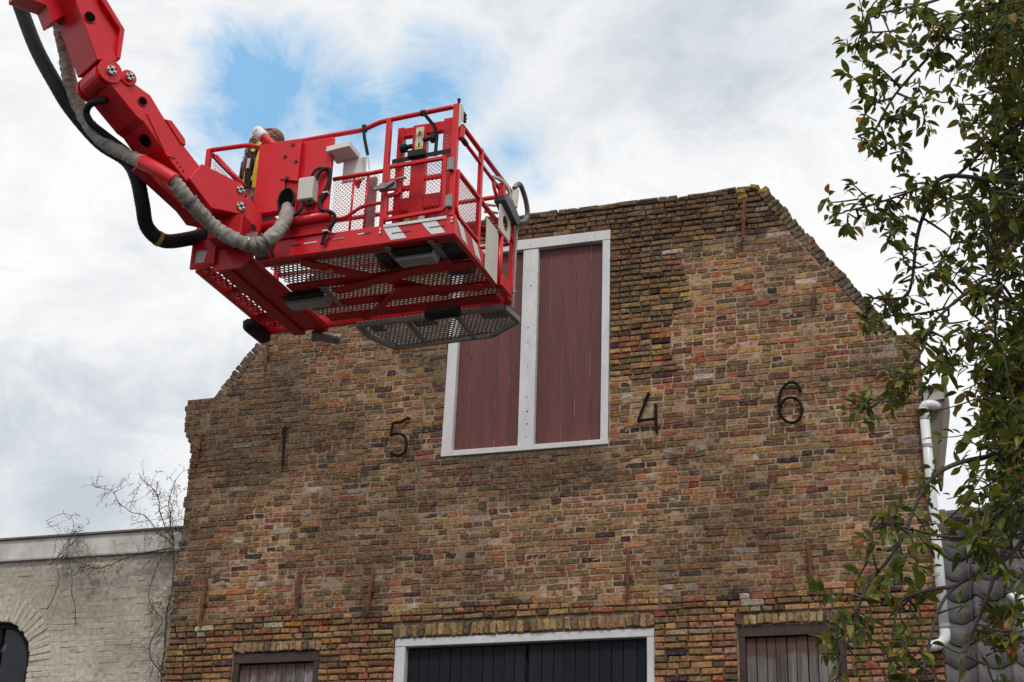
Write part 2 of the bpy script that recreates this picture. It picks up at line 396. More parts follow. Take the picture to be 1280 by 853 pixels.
def row_along(a, b, wid, length, rr, proud=.012, hang=0.0, colf=None, jit=.006, flat=False):
    """bricks set on edge side by side from a to b; `length` is their extent across the row (inwards)"""
    a, b = Vector((a[0], 0, a[1])), Vector((b[0], 0, b[1])); d = b-a; L = d.length; d.normalize()
    nrm = Vector((d.z, 0, -d.x));
    if nrm.z > 0: nrm = -nrm
    n = max(1, int(L/wid)); s_ = L/n
    for i in range(n):
        c = a+d*(s_*(i+.5))+nrm*(length/2+rr.uniform(-jit, jit))
        ang = math.atan2(d.z, d.x)
        bricks.append((c, s_-.007, length*rr.uniform(.93, 1.03), ang+rr.uniform(-.03, .03), proud+rr.uniform(-.006, .008), .26 if not flat else .07, .009, colf(c.x, c.z, rr)))
def arch_col(x, z, rr):
    c = rr.choices([(.34, .225, .10), (.25, .165, .080), (.30, .165, .10), (.13, .09, .06), (.40, .30, .17)], (6, 6, 3, 4, 1))[0]
    k = rr.uniform(.75, 1.2); return tuple(a*k for a in c)
def cope_col(x, z, rr):
    c = rr.choices([(.155, .125, .075), (.125, .085, .060), (.19, .155, .075), (.11, .085, .07), (.20, .10, .07)], (6, 4, 2, 4, 2))[0]
    k = rr.uniform(.75, 1.2); return tuple(a*k for a in c)
for a, b, c, d in SOLD: row_along((a, d), (b, d), .068, d-c-.002, rb, .010, colf=arch_col, jit=.003, flat=True)
row_along((-2.15, 9.775), (-.90, 7.935), .066, .125, rb, .014, colf=cope_col, jit=.006)
row_along((-8.45, 7.945), (-7.10, 9.745), .066, .125, rb, .010, colf=cope_col, jit=.005)
row_along((-.915, 7.905), (-.70, 7.895), .20, .05, rb, .014, colf=cope_col)
# loose bits of the top course, flat bricks bedded on it
x = -7.0
while x < -2.35:
    w_ = rb.choice((.21, .21, .10))*rb.uniform(.9, 1.1)
    if rb.random() < .78: bricks.append((Vector((x+w_/2, 0, 9.764+rb.uniform(-.008, .008))), w_-.01, .05*rb.uniform(.8, 1.1), rb.uniform(-.05, .05), .012+rb.uniform(-.01, .012), .26, .014, cope_col(x, 9.7, rb)))
    x += w_
for x_, z_, c in ((-2.40, 9.73, (.33, .22, .02)), (-2.385, 9.655, (.30, .21, .03)), (-2.26, 9.765, (.30, .21, .03)), (-2.17, 9.70, (.36, .24, .02))):      # lichen on the peak
    bricks.append((Vector((x_, 0, z_)), .095, .055, rb.uniform(-.3, .3), .028, .05, .014, c))
def place_bricks(blist, parent, m, limit=300, proto='brick', seed=3):
    rr = random.Random(seed); sc = []
    for i, b in enumerate(blist):
        x_, y_, d_ = in_view(b[0])
        ok = 6 < x_ < 1274 and 6 < y_ < 847 and not (235 < x_ < 650 and 150 < y_ < 420) and not (x_ > 1120)
        sc.append((-(b[1]*b[2]/d_**2) if ok else 1.0, i))
    sc.sort(); single = set(i for s_, i in sc[:limit] if s_ < 0)
    rest = MB(); og = ORG[parent.name]
    for i, (c, w_, h_, ro, pr, dep, ch, col) in enumerate(blist):
        vs, fs = brick_shape(w_, h_, pr, dep, ch, rr)
        ca, sa = cos(ro), sin(ro)
        vs = [(a*ca-b*sa, y_, a*sa+b*ca) for a, y_, b in vs]
        if i in single:
            t = MB(); t.add(vs, fs, col); o = t.build(proto, m, parent, local=True); o.location = c-og
        else: rest.add([(a+c.x, y_+c.y, b+c.z) for a, y_, b in vs], fs, col)
    o = rest.build(proto+'work', m, parent); tag(o, kind='stuff'); return o
place_bricks(bricks, BLD, 'brick')
# mortar bed: a rough sheet between the bricks, flush where pointed and sunk where washed out
mb = MB(); st = .026; zs = 3.62; nx = int(8.2/st); nzr = int(6.2/st); idx = {}
def wall_in(x, z):
    l, r = edges(z, .03)
    if z > 9.765 or x < l+.012 or x > r-.012: return False
    return not any(a < x < b and c < z < d for a, b, c, d in OPEN)
def mv(i, j):
    if (i, j) in idx: return idx[i, j]
    x, z = -8.80+i*st, zs+j*st; dp = deep(x, z)
    y = -.0012+.0045*nz(x, z, 9, 3)+.004*nz(x, z, 30, 7)-.0005+dp*(.022+.006*nz(x, z, 12, 2))
    idx[i, j] = len(mb.v); mb.v.append((x, y, z)); return idx[i, j]
for j in range(nzr):
    for i in range(nx):
        x, z = -8.80+(i+.5)*st, zs+(j+.5)*st
        if not wall_in(x, z): continue
        mb.f.append((mv(i, j), mv(i+1, j), mv(i+1, j+1), mv(i, j+1)))
        g_ = grime(x, z); dp = deep(x, z); k = 1+.3*nz(x, z, 3, 4)
        c0 = (.43*k, .315*k, .222*k); c1 = (.125, .092, .064); f_ = min(1, .80*g_+.45*dp+.35*max(0, -nz(x, z, 1.7, 12)))
        mb.c.append(tuple(a*(1-f_)+b*f_ for a, b in zip(c0, c1)))
tag(mb.build('mortar', 'mortar', BLD, smooth=True), kind='stuff')
# solid wall behind
core = MB(); fr = lambda u, v, t: (u, t, v)
def wallpiece(poly): core.prism(poly, fr, .055, .34)
wallpiece([(-8.64, 0), (-7.876, 0), (-7.876, 5.02), (-8.64, 5.02)])
wallpiece([(-6.876, 0), (-6.06, 0), (-6.06, 5.02), (-6.876, 5.02)])
wallpiece([(-3.369, 0), (-2.574, 0), (-2.574, 5.02), (-3.369, 5.02)])
wallpiece([(-1.568, 0), (-.72, 0), (-.72, 5.02), (-1.568, 5.02)])
wallpiece([(-8.64, 5.021), (-6.06, 5.021), (-6.06, 5.11), (-8.64, 5.11)])
wallpiece([(-3.369, 5.021), (-2.574, 5.021), (-2.574, 5.11), (-3.369, 5.11)])
wallpiece([(-1.568, 5.021), (-.72, 5.021), (-.72, 5.11), (-1.568, 5.11)])
wallpiece([(-8.64, 5.111), (-.72, 5.111), (-.72, 7.0), (-8.64, 7.0)])
wallpiece([(-8.64, 7.001), (-5.66, 7.001), (-5.66, 9.70), (-7.095, 9.70), (-8.42, 7.93), (-8.76, 7.90), (-8.74, 7.56), (-8.64, 7.45)])
wallpiece([(-3.822, 7.001), (-.72, 7.001), (-.72, 7.86), (-.955, 7.90), (-2.165, 9.70), (-3.822, 9.70)])
wallpiece([(-5.659, 9.475), (-3.823, 9.475), (-3.823, 9.70), (-5.659, 9.70)])
core.build('wall', 'mortarbed', BLD)
rf = MB(); rf.prism([(-8.5, 0), (-1.5, 0), (-1.5, 7.1), (-2.9, 9.3), (-7.0, 9.3), (-8.5, 7.2)], fr, .45, 8.5)
rf.build('roof', 'roofsheet', BLD)

# ---- hatch: white frame, mullion, maroon planks (joints show the pale backing)
h0 = MB()
h0.prism([(-5.655, 7.005), (-3.832, 7.002), (-3.832, 7.058), (-5.655, 7.068)], fr, -.022, .10)          # sill
h0.prism([(-5.655, 7.0685), (-5.540, 7.0685), (-5.515, 9.345), (-5.625, 9.345)], fr, -.012, .11)      # left jamb
h0.prism([(-3.922, 7.0585), (-3.842, 7.0585), (-3.830, 9.345), (-3.914, 9.345)], fr, -.012, .11)      # right jamb
h0.prism([(-5.632, 9.3455), (-3.828, 9.3455), (-3.826, 9.462), (-5.632, 9.470)], fr, -.016, .11)        # head
HF = h0.build('hatch_frame', 'white_wood', BLD, bevel=.005)
t = MB(); t.prism([(-4.812, 7.069), (-4.640, 7.068), (-4.640, 9.344), (-4.812, 9.344)], fr, -.006, .11)
t.build('mullion', 'white_wood', HF, bevel=.005)
t = MB(); t.span((-5.54, .085, 7.06), (-3.90, .10, 9.35)); t.build('backing', 'chink', HF)
def planks(parent, x0, x1, z0, z1, n, y, th, m, gap, rr, jag=0.0, bev=.004, zt=0.0, bead=False):
    xs = [x0+(x1-x0)*(i+(rr.uniform(-.12, .12) if 0 < i < n else 0))/n for i in range(n+1)]
    for i in range(n):
        t = MB(); dy = rr.uniform(-.003, .003); w_ = rr.uniform(-.002, .002)
        t.prism([(xs[i]+gap/2, z0+rr.uniform(0, jag)), (xs[i+1]-gap/2, z0+rr.uniform(0, jag)), (xs[i+1]-gap/2+w_, z1-zt*rr.random()), (xs[i]+gap/2+w_, z1-zt*rr.random())], fr, y+dy, y+dy+th)
        t.build('plank', m, parent, bevel=bev, segs=1)
        if bead and i:                                 # worn pale bead in the joint
            t = MB(); x_ = xs[i]; za = z0+.02
            while za < z1-.03:
                zb = min(z1-.01, za+rr.uniform(.25, .8)); bw = rr.uniform(.0014, .0026)
                t.prism([(x_-bw, za), (x_+bw, za), (x_+bw, zb), (x_-bw, zb)], fr, y-.0005, y+.012)
                za = zb+(rr.uniform(.01, .05) if rr.random() < .25 else .001)
            t.build('joint_bead', 'chink', parent)
rp = random.Random(5)
planks(HF, -5.535, -4.815, 7.066, 9.343, 5, .055, .022, 'maroon', .006, rp, bead=True)
planks(HF, -4.637, -3.918, 7.060, 9.343, 5, .055, .022, 'maroon', .006, rp, bead=True)
nl = MB()
for z_ in (7.16, 7.30, 7.44, 7.6, 7.95, 8.4, 8.9): nl.cyl((-4.725+rp.uniform(-.02, .02), -.010, z_), (-4.725, 0, z_), .006, n=8)
nl.build('nail', 'rust', HF)
# ---- main door
d0 = MB()
d0.prism([(-6.058, 0.05), (-5.944, 0.05), (-5.944, 5.0155), (-6.058, 5.0155)], fr, .018, .13)
d0.prism([(-3.449, 0.05), (-3.372, 0.05), (-3.372, 5.0155), (-3.449, 5.0155)], fr, .018, .13)
d0.prism([(-6.058, 5.016), (-3.372, 5.016), (-3.372, 5.098), (-6.058, 5.098)], fr, .014, .13)
DF = d0.build('door_frame', 'white_wood', BLD, bevel=.006)
planks(DF, -5.940, -4.690, .1, 5.008, 11, .095, .025, 'navy', .004, rp)
planks(DF, -4.655, -3.453, .1, 5.008, 10, .085, .025, 'navy', .004, rp)
t = MB(); t.span((-5.942, .125, .1), (-3.451, .15, 5.01)); t.build('backing', 'iron', DF)
# ---- the two old loft doors
for x0, x1, zt, n in ((-7.873, -6.878, 5.013, 8), (-2.572, -1.570, 5.080, 9)):
    t = MB()
    t.span((x0+.004, .015, zt-.105), (x1-.004, .14, zt-.003))
    t.span((x0+.004, .02, .05), (x0+.07, .14, zt-.106)); t.span((x1-.07, .02, .05), (x1-.004, .14, zt-.106))
    LD = t.build('loft_door_frame', 'darkwood', BLD, bevel=.004)
    planks(LD, x0+.073, x1-.073, .1, zt-.11, n, .06, .025, 'oldwood', .007, rp, zt=.004)
    t = MB(); t.span((x0+.072, .10, .1), (x1-.072, .12, zt-.11)); t.build('backing', 'iron', LD)
# ---- wall anchors and iron numerals
def anchor(a, b, r_=.019, m='rust'):
    a, b = Vector((a[0], -.045, a[1])), Vector((b[0], -.045, b[1])); mid = (a+b)/2
    t = MB(); t.tube([a, a*.6+b*.4+Vector((0, -.012, 0)), mid+Vector((0, -.016, 0)), a*.4+b*.6+Vector((0, -.012, 0)), b], lambda q: r_*(1.25-.5*abs(q-.4)), 6)
    t.box(mid+Vector((0, .0, 0)), (.055, .05, .035)); t.cyl(mid+Vector((0, .06, 0)), mid, .014, n=8)
    return t.build('wall_anchor', m, BLD)
for a, b in (((-8.254, 5.805), (-8.269, 5.304)), ((-7.157, 5.834), (-7.158, 5.357)), ((-6.32, 5.831), (-6.358, 5.363)), ((-3.615, 5.829), (-3.623, 5.373)), ((-1.864, 5.83), (-1.839, 5.394)),
             ((-2.358, 9.604), (-2.389, 9.124)), ((-7.808, 8.552), (-7.81, 8.19)), ((-8.532, 7.514), (-8.546, 7.137))): anchor(a, b)
anchor((-1.681, 8.485), (-1.699, 8.255))
def numeral(name, strokes, label):
    t = MB()
    for s_ in strokes: t.tube(smoothpath([(x_, -.045, z_) for x_, z_ in s_], 5) if len(s_) > 3 else [(x_, -.045, z_) for x_, z_ in s_], .0155, 8, wob=.12, freq=6)
    for x_, z_ in (strokes[0][0], strokes[-1][-1]): t.cyl((x_, -.045, z_), (x_, .05, z_), .011, n=6)
    return tag(t.build(name, 'iron', BLD), label)
numeral('numeral_one', [[(-7.492, 7.485), (-7.48, 7.046)], [(-7.51, 7.40), (-7.515, 7.47), (-7.492, 7.487)]], 'iron numeral 1')
numeral('numeral_five', [[(-6.038, 7.47), (-6.12, 7.425), (-6.211, 7.425)], [(-6.211, 7.425), (-6.23, 7.284)], [(-6.23, 7.284), (-6.15, 7.30), (-6.07, 7.26), (-6.04, 7.17), (-6.06, 7.08), (-6.132, 7.05), (-6.217, 7.085)]], 'iron numeral 5')
numeral('numeral_four', [[(-3.406, 7.51), (-3.516, 7.214)], [(-3.52, 7.214), (-3.345, 7.222)], [(-3.332, 7.381), (-3.325, 7.085)]], 'iron numeral 4')
numeral('numeral_six', [[(-1.868, 7.393), (-1.905, 7.47), (-1.98, 7.485), (-2.055, 7.41), (-2.085, 7.25), (-2.06, 7.13), (-2.0, 7.07), (-1.93, 7.065), (-1.875, 7.12), (-1.862, 7.20), (-1.885, 7.28), (-1.947, 7.324), (-2.02, 7.315), (-2.07, 7.25)]], 'iron numeral 6')
# ---- white downpipe at the right corner, gutter end along the eave
t = MB(); t.tube([(-.700, -.08, 7.045), (-.692, -.08, 6.40), (-.678, -.08, 5.6), (-.672, -.08, 4.92)], .046, 16)
t.tube(smoothpath([(-.7003, -.08, 7.00), (-.699, -.08, 7.085), (-.675, -.08, 7.115), (-.635, -.07, 7.118), (-.60, -.045, 7.118), (-.585, -.008, 7.118)], 5), .049, 16)
t.tube(smoothpath([(-.672, -.08, 4.94), (-.674, -.082, 4.88), (-.70, -.088, 4.83), (-.76, -.10, 4.80), (-.82, -.115, 4.79)], 5), .048, 16)
DP = t.build('downpipe', 'pipe', BLD, smooth=True)
for z_ in (6.98, 4.98):
    t = MB(); t.tube([(-.697 if z_ > 6 else -.672, -.08, z_-.012), (-.697 if z_ > 6 else -.672, -.08, z_+.012)], .0505, 16); t.build('pipe_collar', 'zinc', DP)
for z_ in (6.70, 5.45):
    t = MB(); t.tube([(-.692, -.08, z_-.016), (-.692, -.08, z_+.016)], .051, 14); t.span((-.73, -.05, z_-.014), (-.655, .04, z_+.014)); t.build('pipe_clip', 'zinc', DP)
t = MB(); t.prism([(-.700, 7.30), (-.475, 7.31), (-.475, 7.335), (-.700, 7.325)], fr, -.06, .42)           # capping
t.prism([(-.695, 7.18), (-.48, 7.19), (-.48, 7.299), (-.695, 7.299)], fr, -.03, -.012)
t.build('gutter_end', 'zinc', BLD)
t = MB(); t.prism([(-.695, 6.42), (-.615, 6.42), (-.500, 7.17), (-.500, 7.295), (-.695, 7.295)], fr, -.006, .03); t.prism([(-.634, 6.40), (-.612, 6.40), (-.475, 7.20), (-.475, 7.298), (-.497, 7.298), (-.497, 7.20)], fr, -.04, .40)
t.build('gutter', 'gutter', BLD)

# ================================================================ white limewashed building, left
WB = thing('white_brick_building', (-11.2, .6, 0), 'low limewashed brick building with plaster cornice and arched window beside the gable', 'building')
WX0, WX1, WY = -13.6, -8.68, .14
ARC = (-10.92, 5.05, .44)
wl = []; rw = random.Random(31)
z = 4.3-COURSE*10; k = 0
def lime_col(x, z, rr):
    b = .44+.08*nz(x, z, 1.0, 3)+.06*nz(x, z, 3, 8)+rr.uniform(-.03, .03)
    dk = max(0, min(1, .75*(nz(x, z, 1.1, 21)+.27)+max(0, .75-abs(x+10.1)/1.2)*max(0, 1-abs(z-5.55)/.55)))
    c = (b*1.20, b*1.09, b*.93); d = (.21, .175, .13)
    if rr.random() < .03: d = (.26, .13, .09); dk = .7
    return tuple(p*(1-.75*dk)+q*.75*dk for p, q in zip(c, d))
while z < 6.19:
    zc = z+.03; ivs = [(WX0, WX1)]
    cut = None
    if zc < ARC[1]: cut = .70 if zc > ARC[1]-.02 else .46
    elif zc < ARC[1]+.74: cut = math.sqrt(max(0, .74**2-(zc-ARC[1])**2))
    if cut and cut > .02: ivs = [(WX0, ARC[0]-cut), (ARC[0]+cut, WX1)]
    for a, b in ivs:
        for p, q in fill(a, b, .8 if k % 2 else .25, rw):
            xc = (p+q)/2
            wl.append((Vector((xc, WY, zc+.004*nz(xc, zc, 1, 1))), q-p, .054*rw.uniform(.93, 1.06), rw.uniform(-.008, .008), +.0012+rw.uniform(-.004, .0045), .07, .004, lime_col(xc, zc, rw)))
    z += COURSE; k += 1
for i in range(26):
    a = pi*(i+.5)/26; rr_ = .60+rw.uniform(-.008, .008)
    wl.append((Vector((ARC[0]+cos(a)*rr_, WY, ARC[1]+sin(a)*rr_)), .27, .058, a, .008+rw.uniform(-.004, .006), .07, .008, lime_col(-9, 4.9, rw)))
place_bricks(wl, WB, 'limebrick', 300, seed=8)
t = MB(); xs = [WX0+i*.05 for i in range(int((WX1-WX0)/.05)+1)]; st2 = .05
for j in range(int(2.56/st2)):
    for i in range(len(xs)-1):
        x, z = xs[i]+st2/2, 3.65+(j+.5)*st2
        if abs(x-ARC[0]) < .45 and (z < ARC[1] or math.hypot(x-ARC[0], z-ARC[1]) < .50): continue
        a = [(xs[i], z-st2/2), (xs[i]+st2, z-st2/2), (xs[i]+st2, z+st2/2), (xs[i], z+st2/2)]
        t.add([(p, WY-.001+.004*nz(p, q, 9, 5), q) for p, q in a], [(0, 1, 2, 3)], tuple(c*.92 for c in lime_col(x, z, rw)))
tag(t.build('mortar', 'limebrick', WB), kind='stuff')
t = MB(); t.span((WX0, WY+.06, 5.6), (WX1, WY+.35, 6.2)); t.span((WX0, WY+.06, 0), (ARC[0]-.46, WY+.35, 5.599)); t.span((ARC[0]+.46, WY+.06, 0), (WX1, WY+.35, 5.599))
t.span((WX0, WY+.4, 0), (WX1, 6, 6.1)); t.build('wall', 'plaster', WB)
t = MB(); t.span((WX0, WY-.03, 6.225), (WX1+.01, WY+.36, 6.452)); t.build('cornice', 'plaster', WB, bevel=.006)
t = MB(); t.span((WX0, WY-.06, 6.453), (WX1+.005, WY+.40, 6.478)); t.build('cornice_capping', 'gutter', WB, bevel=.004)
t = MB(); t.span((WX0, WY-.045, 6.200), (WX1+.005, WY+.10, 6.224)); t.build('cornice_moulding', 'zinc', WB, bevel=.006)
arc = lambda rr_, n=20: [(ARC[0]+cos(pi*i/n)*rr_, ARC[1]+sin(pi*i/n)*rr_) for i in range(n+1)]
t = MB(); o_, i_ = arc(.455)+[(ARC[0]-.455, 3.9)], arc(.405)+[(ARC[0]-.405, 3.9)]
o_ = [(ARC[0]+.455, 3.9)]+o_; i_ = [(ARC[0]+.405, 3.9)]+i_
for a in range(len(o_)-1):
    t.prism([i_[a], o_[a], o_[a+1], i_[a+1]], fr, WY+.04, WY+.12)
WF = t.build('window_frame', 'iron', WB)
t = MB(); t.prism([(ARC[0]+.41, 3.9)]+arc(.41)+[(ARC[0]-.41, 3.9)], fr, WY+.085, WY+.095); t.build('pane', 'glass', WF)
t = MB(); t.span((ARC[0]-.02, WY+.05, 3.9), (ARC[0]+.02, WY+.084, ARC[1]+.40)); t.build('glazing_bar', 'iron', WF)

# ================================================================ house with grey pantiles, right
TH = thing('tiled_house', (.9, 1.6, 0), 'low house with steep grey pantile roof behind the apple branches', 'building')
t = MB(); t.span((-1.0, .46, 0), (3.0, 4.5, 4.24)); t.build('wall', 'plaster', TH)
ang = math.atan2(2.15, 1.40); nx_, nr = 13, 9; tw, tl = .30, .30
ax = Vector((1, 0, 0)); dn = Vector((0, -cos(ang), -sin(ang))); nm = Vector((0, -sin(ang), cos(ang)))
apex = Vector((-1.05, 1.62, 6.50))
tv, tf = [], []
prof = [(0, .000), (.06, .040), (.13, .065), (.21, .058), (.29, .030), (.38, .0), (.5, -.020), (.65, -.028), (.8, -.022), (.92, .004), (1.04, .025)]
for s_ in (0, 1):
    for q, (u_, h_) in enumerate(prof): tv.append((u_*tw, s_*(tl+.05), h_+s_*.020))
n_ = len(prof)
for s_ in (0, 1):
    for q, (u_, h_) in enumerate(prof): tv.append((u_*tw, s_*(tl+.05), h_+s_*.020-.018))
for q in range(n_-1):
    tf += [(q, q+1, n_+q+1, n_+q), (2*n_+q, 3*n_+q, 3*n_+q+1, 2*n_+q+1), (n_+q, n_+q+1, 3*n_+q+1, 3*n_+q), (q, 2*n_+q, 2*n_+q+1, q+1)]
tm = None; og = ORG[TH.name]
for j in range(nr):
    for i in range(nx_):
        if tm is None:
            b = MB(); b.add([ax*p[0]+dn*p[1]+nm*p[2] for p in tv], tf); o = b.build('roof_tile', 'tile', TH, local=True, smooth=True); tm = o.data
        else:
            o = bpy.data.objects.new('roof_tile', tm); COL.objects.link(o); o.parent = TH
        o.location = apex+ax*(i*tw)+dn*(j*tl)+nm*R.uniform(-.003, .003)-og
        o.rotation_euler = (R.uniform(-.008, .008), 0, R.uniform(-.01, .01))
t = MB()
for i in range(10):
    a = apex+Vector((i*.4-.02, .02, .0)); t.tube([a, a+Vector((.42, 0, .006))], lambda q: .085+.012*q, 10)
t.build('ridge_tile', 'tile', TH, smooth=False)
t = MB(); t.prism([(1.75, 6.43), (.30, 4.28), (.36, 4.24), (1.75, 6.34)], lambda u, v, q: (q, u, v), -1.03, 3.0); t.prism([(1.75, 6.43), (4.5, 4.3), (4.5, 4.2), (1.75, 6.33)], lambda u, v, q: (q, u, v), -1.03, 3.0); t.build('roof_deck', 'gutter', TH)
t = MB(); t.tube(smoothpath([(.03, .80, 4.95), (.03, .76, 5.22), (.03, .74, 5.32), (.01, .72, 5.38), (-.04, .69, 5.40), (-.09, .66, 5.38)], 5), .05, 14); t.build('vent_pipe', 'pipe', TH, smooth=True)

# ================================================================ red aerial lift: cage, jib, boom and hoses (frame: x along the cage front, y to its rear, z up)
LIFT = thing('aerial_lift', (-6.4198, -4.0806, 7.35), 'red aerial lift, its mesh rescue cage on a hinged boom before the gable', 'aerial lift', rotz=radians(-1.763))
W_, DEP, HT = 2.40, 1.42, 1.21
def LB(mb, name, m, parent=LIFT, **kw): return mb.build(name, m, parent, local=True, **kw)
def vtube(a, b, r=.021, n=10): return MB().tube([a, b], r, n)
# ---- floor frame: perimeter channel, cross beams, diagonals
t = MB()
t.span((.62, .0, .0), (2.40, .045, .168))                      # front channel
t.span((2.355, .0455, .0), (2.40, 1.42, .150))                 # right channel
t.span((0.0, 1.375, .0), (2.354, 1.42, .12))                   # rear channel
t.span((0.0, .0455, .0), (.04, 1.374, .13))                    # left channel
FL = LB(t, 'floor_frame', 'red', bevel=.006)
def beam(a, b, w, h, m='reddark', name='cross_beam', bev=.006):
    t = MB(); t.bar(a, b, w, h); return LB(t, name, m, FL, bevel=bev)
for y_, w_ in ((.10, .10), (.585, .12), (.99, .13)): beam((.62, y_, .018), (2.354, y_, .018), w_, .022)
beam((.041, .52, .03), (.25, .52, .03), .06, .05); beam((.041, 1.10, .03), (.25, 1.10, .03), .06, .05)
# X bracing under the floor
beam((.98, .12, -.004), (1.95, 1.02, -.004), .12, .018); beam((2.20, .42, -.024), (1.02, .68, -.024), .11, .016)
beam((1.55, .75, -.042), (2.30, .92, -.042), .11, .016); beam((1.02, 1.28, -.022), (1.62, .78, -.022), .07, .016)
beam((.70, 1.20, -.004), (2.33, 1.22, -.004), .14, .018)
# deep twin carrier beams that take the jib
for x_ in (.285, .515): beam((x_, -.015, .015), (x_, 1.46, .015), .125, .07, 'reddark', 'carrier_beam', .01)
t = MB(); t.span((.35, .02, .0), (.45, 1.40, .02)); LB(t, 'carrier_web', 'reddark', FL)
t = MB(); t.prism([(.23, .25), (.60, .16), (.60, .02), (.50, -.06), (.23, -.06)], lambda u, v, q: (u, q, v), -.040, -.018); LB(t, 'carrier_end_plate', 'red', FL, bevel=.004)
# amber marker lamp
t = MB(); t.cyl((1.16, .30, .0), (1.16, .30, -.035), .03, .026, 12); LB(t, 'marker_lamp', 'amber', FL, smooth=False, bevel=.004)
# ---- gratings (real holes)
def hexmesh(u0, u1, v0, v1, pu, pv, ratio, fr, lift=0.0, poly=None):
    t = MB(); nv = int((v1-v0)/pv); nu = int((u1-u0)/pu)
    hexo = [(0, -.667), (.5, -.333), (.5, .333), (0, .667), (-.5, .333), (-.5, -.333)]
    idx = {}
    def vid(u, v, k=0):
        key = (round(u*4000), round(v*4000), k)
        if key not in idx: idx[key] = len(t.v); t.v.append(fr(u, v, lift*k))
        return idx[key]
    for j in range(nv):
        for i in range(nu - (j % 2)):
            cu, cv = u0+(i+.5+.5*(j % 2))*pu, v0+(j+.5)*pv
            if poly and not poly(cu, cv): continue
            o = [vid(cu+a*pu, cv+b*pv) for a, b in hexo]
            q = [vid(cu+a*pu*ratio, cv+b*pv*ratio, 1) for a, b in hexo]
            for a in range(6): t.f.append((o[a], o[(a+1) % 6], q[(a+1) % 6], q[a]))
    return t
def grating(name, t, m, parent, thick):
    o = LB(t, name, m, parent); s_ = o.modifiers.new('thickness', 'SOLIDIFY'); s_.thickness = thick; s_.offset = 0
    return tag(o, kind='stuff')
ff = lambda u, v, k: (u, v, .078+k)
grating('floor_grating', hexmesh(.58, 2.36, .04, 1.38, .042, .042, .62, ff, .005), 'galv', FL, .004)
grating('floor_grating', hexmesh(.045, .235, .06, 1.36, .05, .056, .60, lambda u, v, k: (u, v, .05+k), .004), 'reddark', FL, .004)
# solid tread plates over part of the floor
for a, b in (((2.18, .05), (2.354, .30)), ((2.14, .33), (2.354, .56)), ((1.55, .05), (1.72, .25)), ((1.56, .30), (1.66, .56)), ((2.05, 1.03), (2.354, 1.15))):
    t = MB(); t.span((a[0], a[1], .064), (b[0], b[1], .071)); LB(t, 'tread_plate', 'slate', FL)
# ---- flat flood lamps under the floor
for (x0, y0, x1, y1) in ((.50, .74, .90, .88), (1.78, .21, 2.14, .35)):
    t = MB(); t.prism([(x0, -.005), (x1, -.005), (x1-.02, -.062), (x0+.02, -.062)], lambda u, v, q: (u, q, v), y0, y1)
    LP = LB(t, 'floor_lamp', 'lampgrey', FL, bevel=.006)
    t = MB(); t.span((x0+.01, y0-.085, -.03), (x1-.01, y0-.006, .02)); LB(t, 'lamp_heat_sink', 'black', FL, bevel=.004)
    for x_ in (x0-.02, x1+.005):
        t = MB(); t.span((x_, y0-.16, -.012), (x_+.05, y1+.12, -.002)); LB(t, 'lamp_bracket', 'galv', FL)
# ---- rubber buffers and the rear folding step
t = MB(); t.tube([(1.66, 1.20, -.10), (1.70, 1.20, -.10), (1.95, 1.20, -.10), (1.98, 1.20, -.10)], lambda q: .052 if .05 < q < .95 else .044, 14); LB(t, 'rubber_buffer', 'black', FL, smooth=True)
t = MB(); t.tube(smoothpath([(-.055, 1.14, .0), (-.06, 1.16, -.01), (-.06, 1.38, -.01), (-.055, 1.40, 0)], 4), lambda q: .075*(1 if .15 < q < .85 else .8), 14); LB(t, 'rubber_buffer', 'black', FL, smooth=True)
t = MB(); t.span((-.04, 1.22, .0), (.05, 1.30, .07)); LB(t, 'buffer_bracket', 'red', FL, bevel=.004)
t = MB(); t.cyl((.42, 1.42, -.05), (.60, 1.56, -.05), .045, n=14); t.cyl((.60, 1.56, -.05), (.63, 1.583, -.05), .052, n=14); LB(t, 'step_pivot', 'galv', FL, bevel=.004)
stepP = [(.92, 1.36), (2.33, 1.36), (2.36, 1.66), (2.02, 1.90), (1.05, 1.92), (.92, 1.62)]
def inpoly(P, u, v):
    c = False; n = len(P)
    for i in range(n):
        (x0, y0), (x1, y1) = P[i], P[i-1]
        if (y0 > v) != (y1 > v) and u < (x1-x0)*(v-y0)/(y1-y0)+x0: c = not c
    return c
t = MB()
for i in range(6):
    a, b = stepP[i], stepP[(i+1) % 6]; t.bar((*a, -.035), (*b, -.035), .035, .05)
for x_ in (1.38, 1.86): t.bar((x_, 1.38, -.033), (x_-.02, 1.90, -.033), .03, .04)
STEP = LB(t, 'rear_step', 'galv', LIFT, bevel=.003)
grating('step_grating', hexmesh(.92, 2.37, 1.36, 1.93, .042, .040, .64, lambda u, v, k: (u, v, -.012+k), .006, lambda u, v: inpoly(stepP, u, v)), 'galv', STEP, .004)
for a, b in (((1.40, 1.40), (1.62, 1.60)), ((2.05, 1.40), (2.30, 1.62)), ((.98, 1.42), (1.10, 1.60))):
    t = MB(); t.span((a[0], a[1], -.010), (b[0], b[1], -.004)); LB(t, 'step_plate', 'slate', STEP)
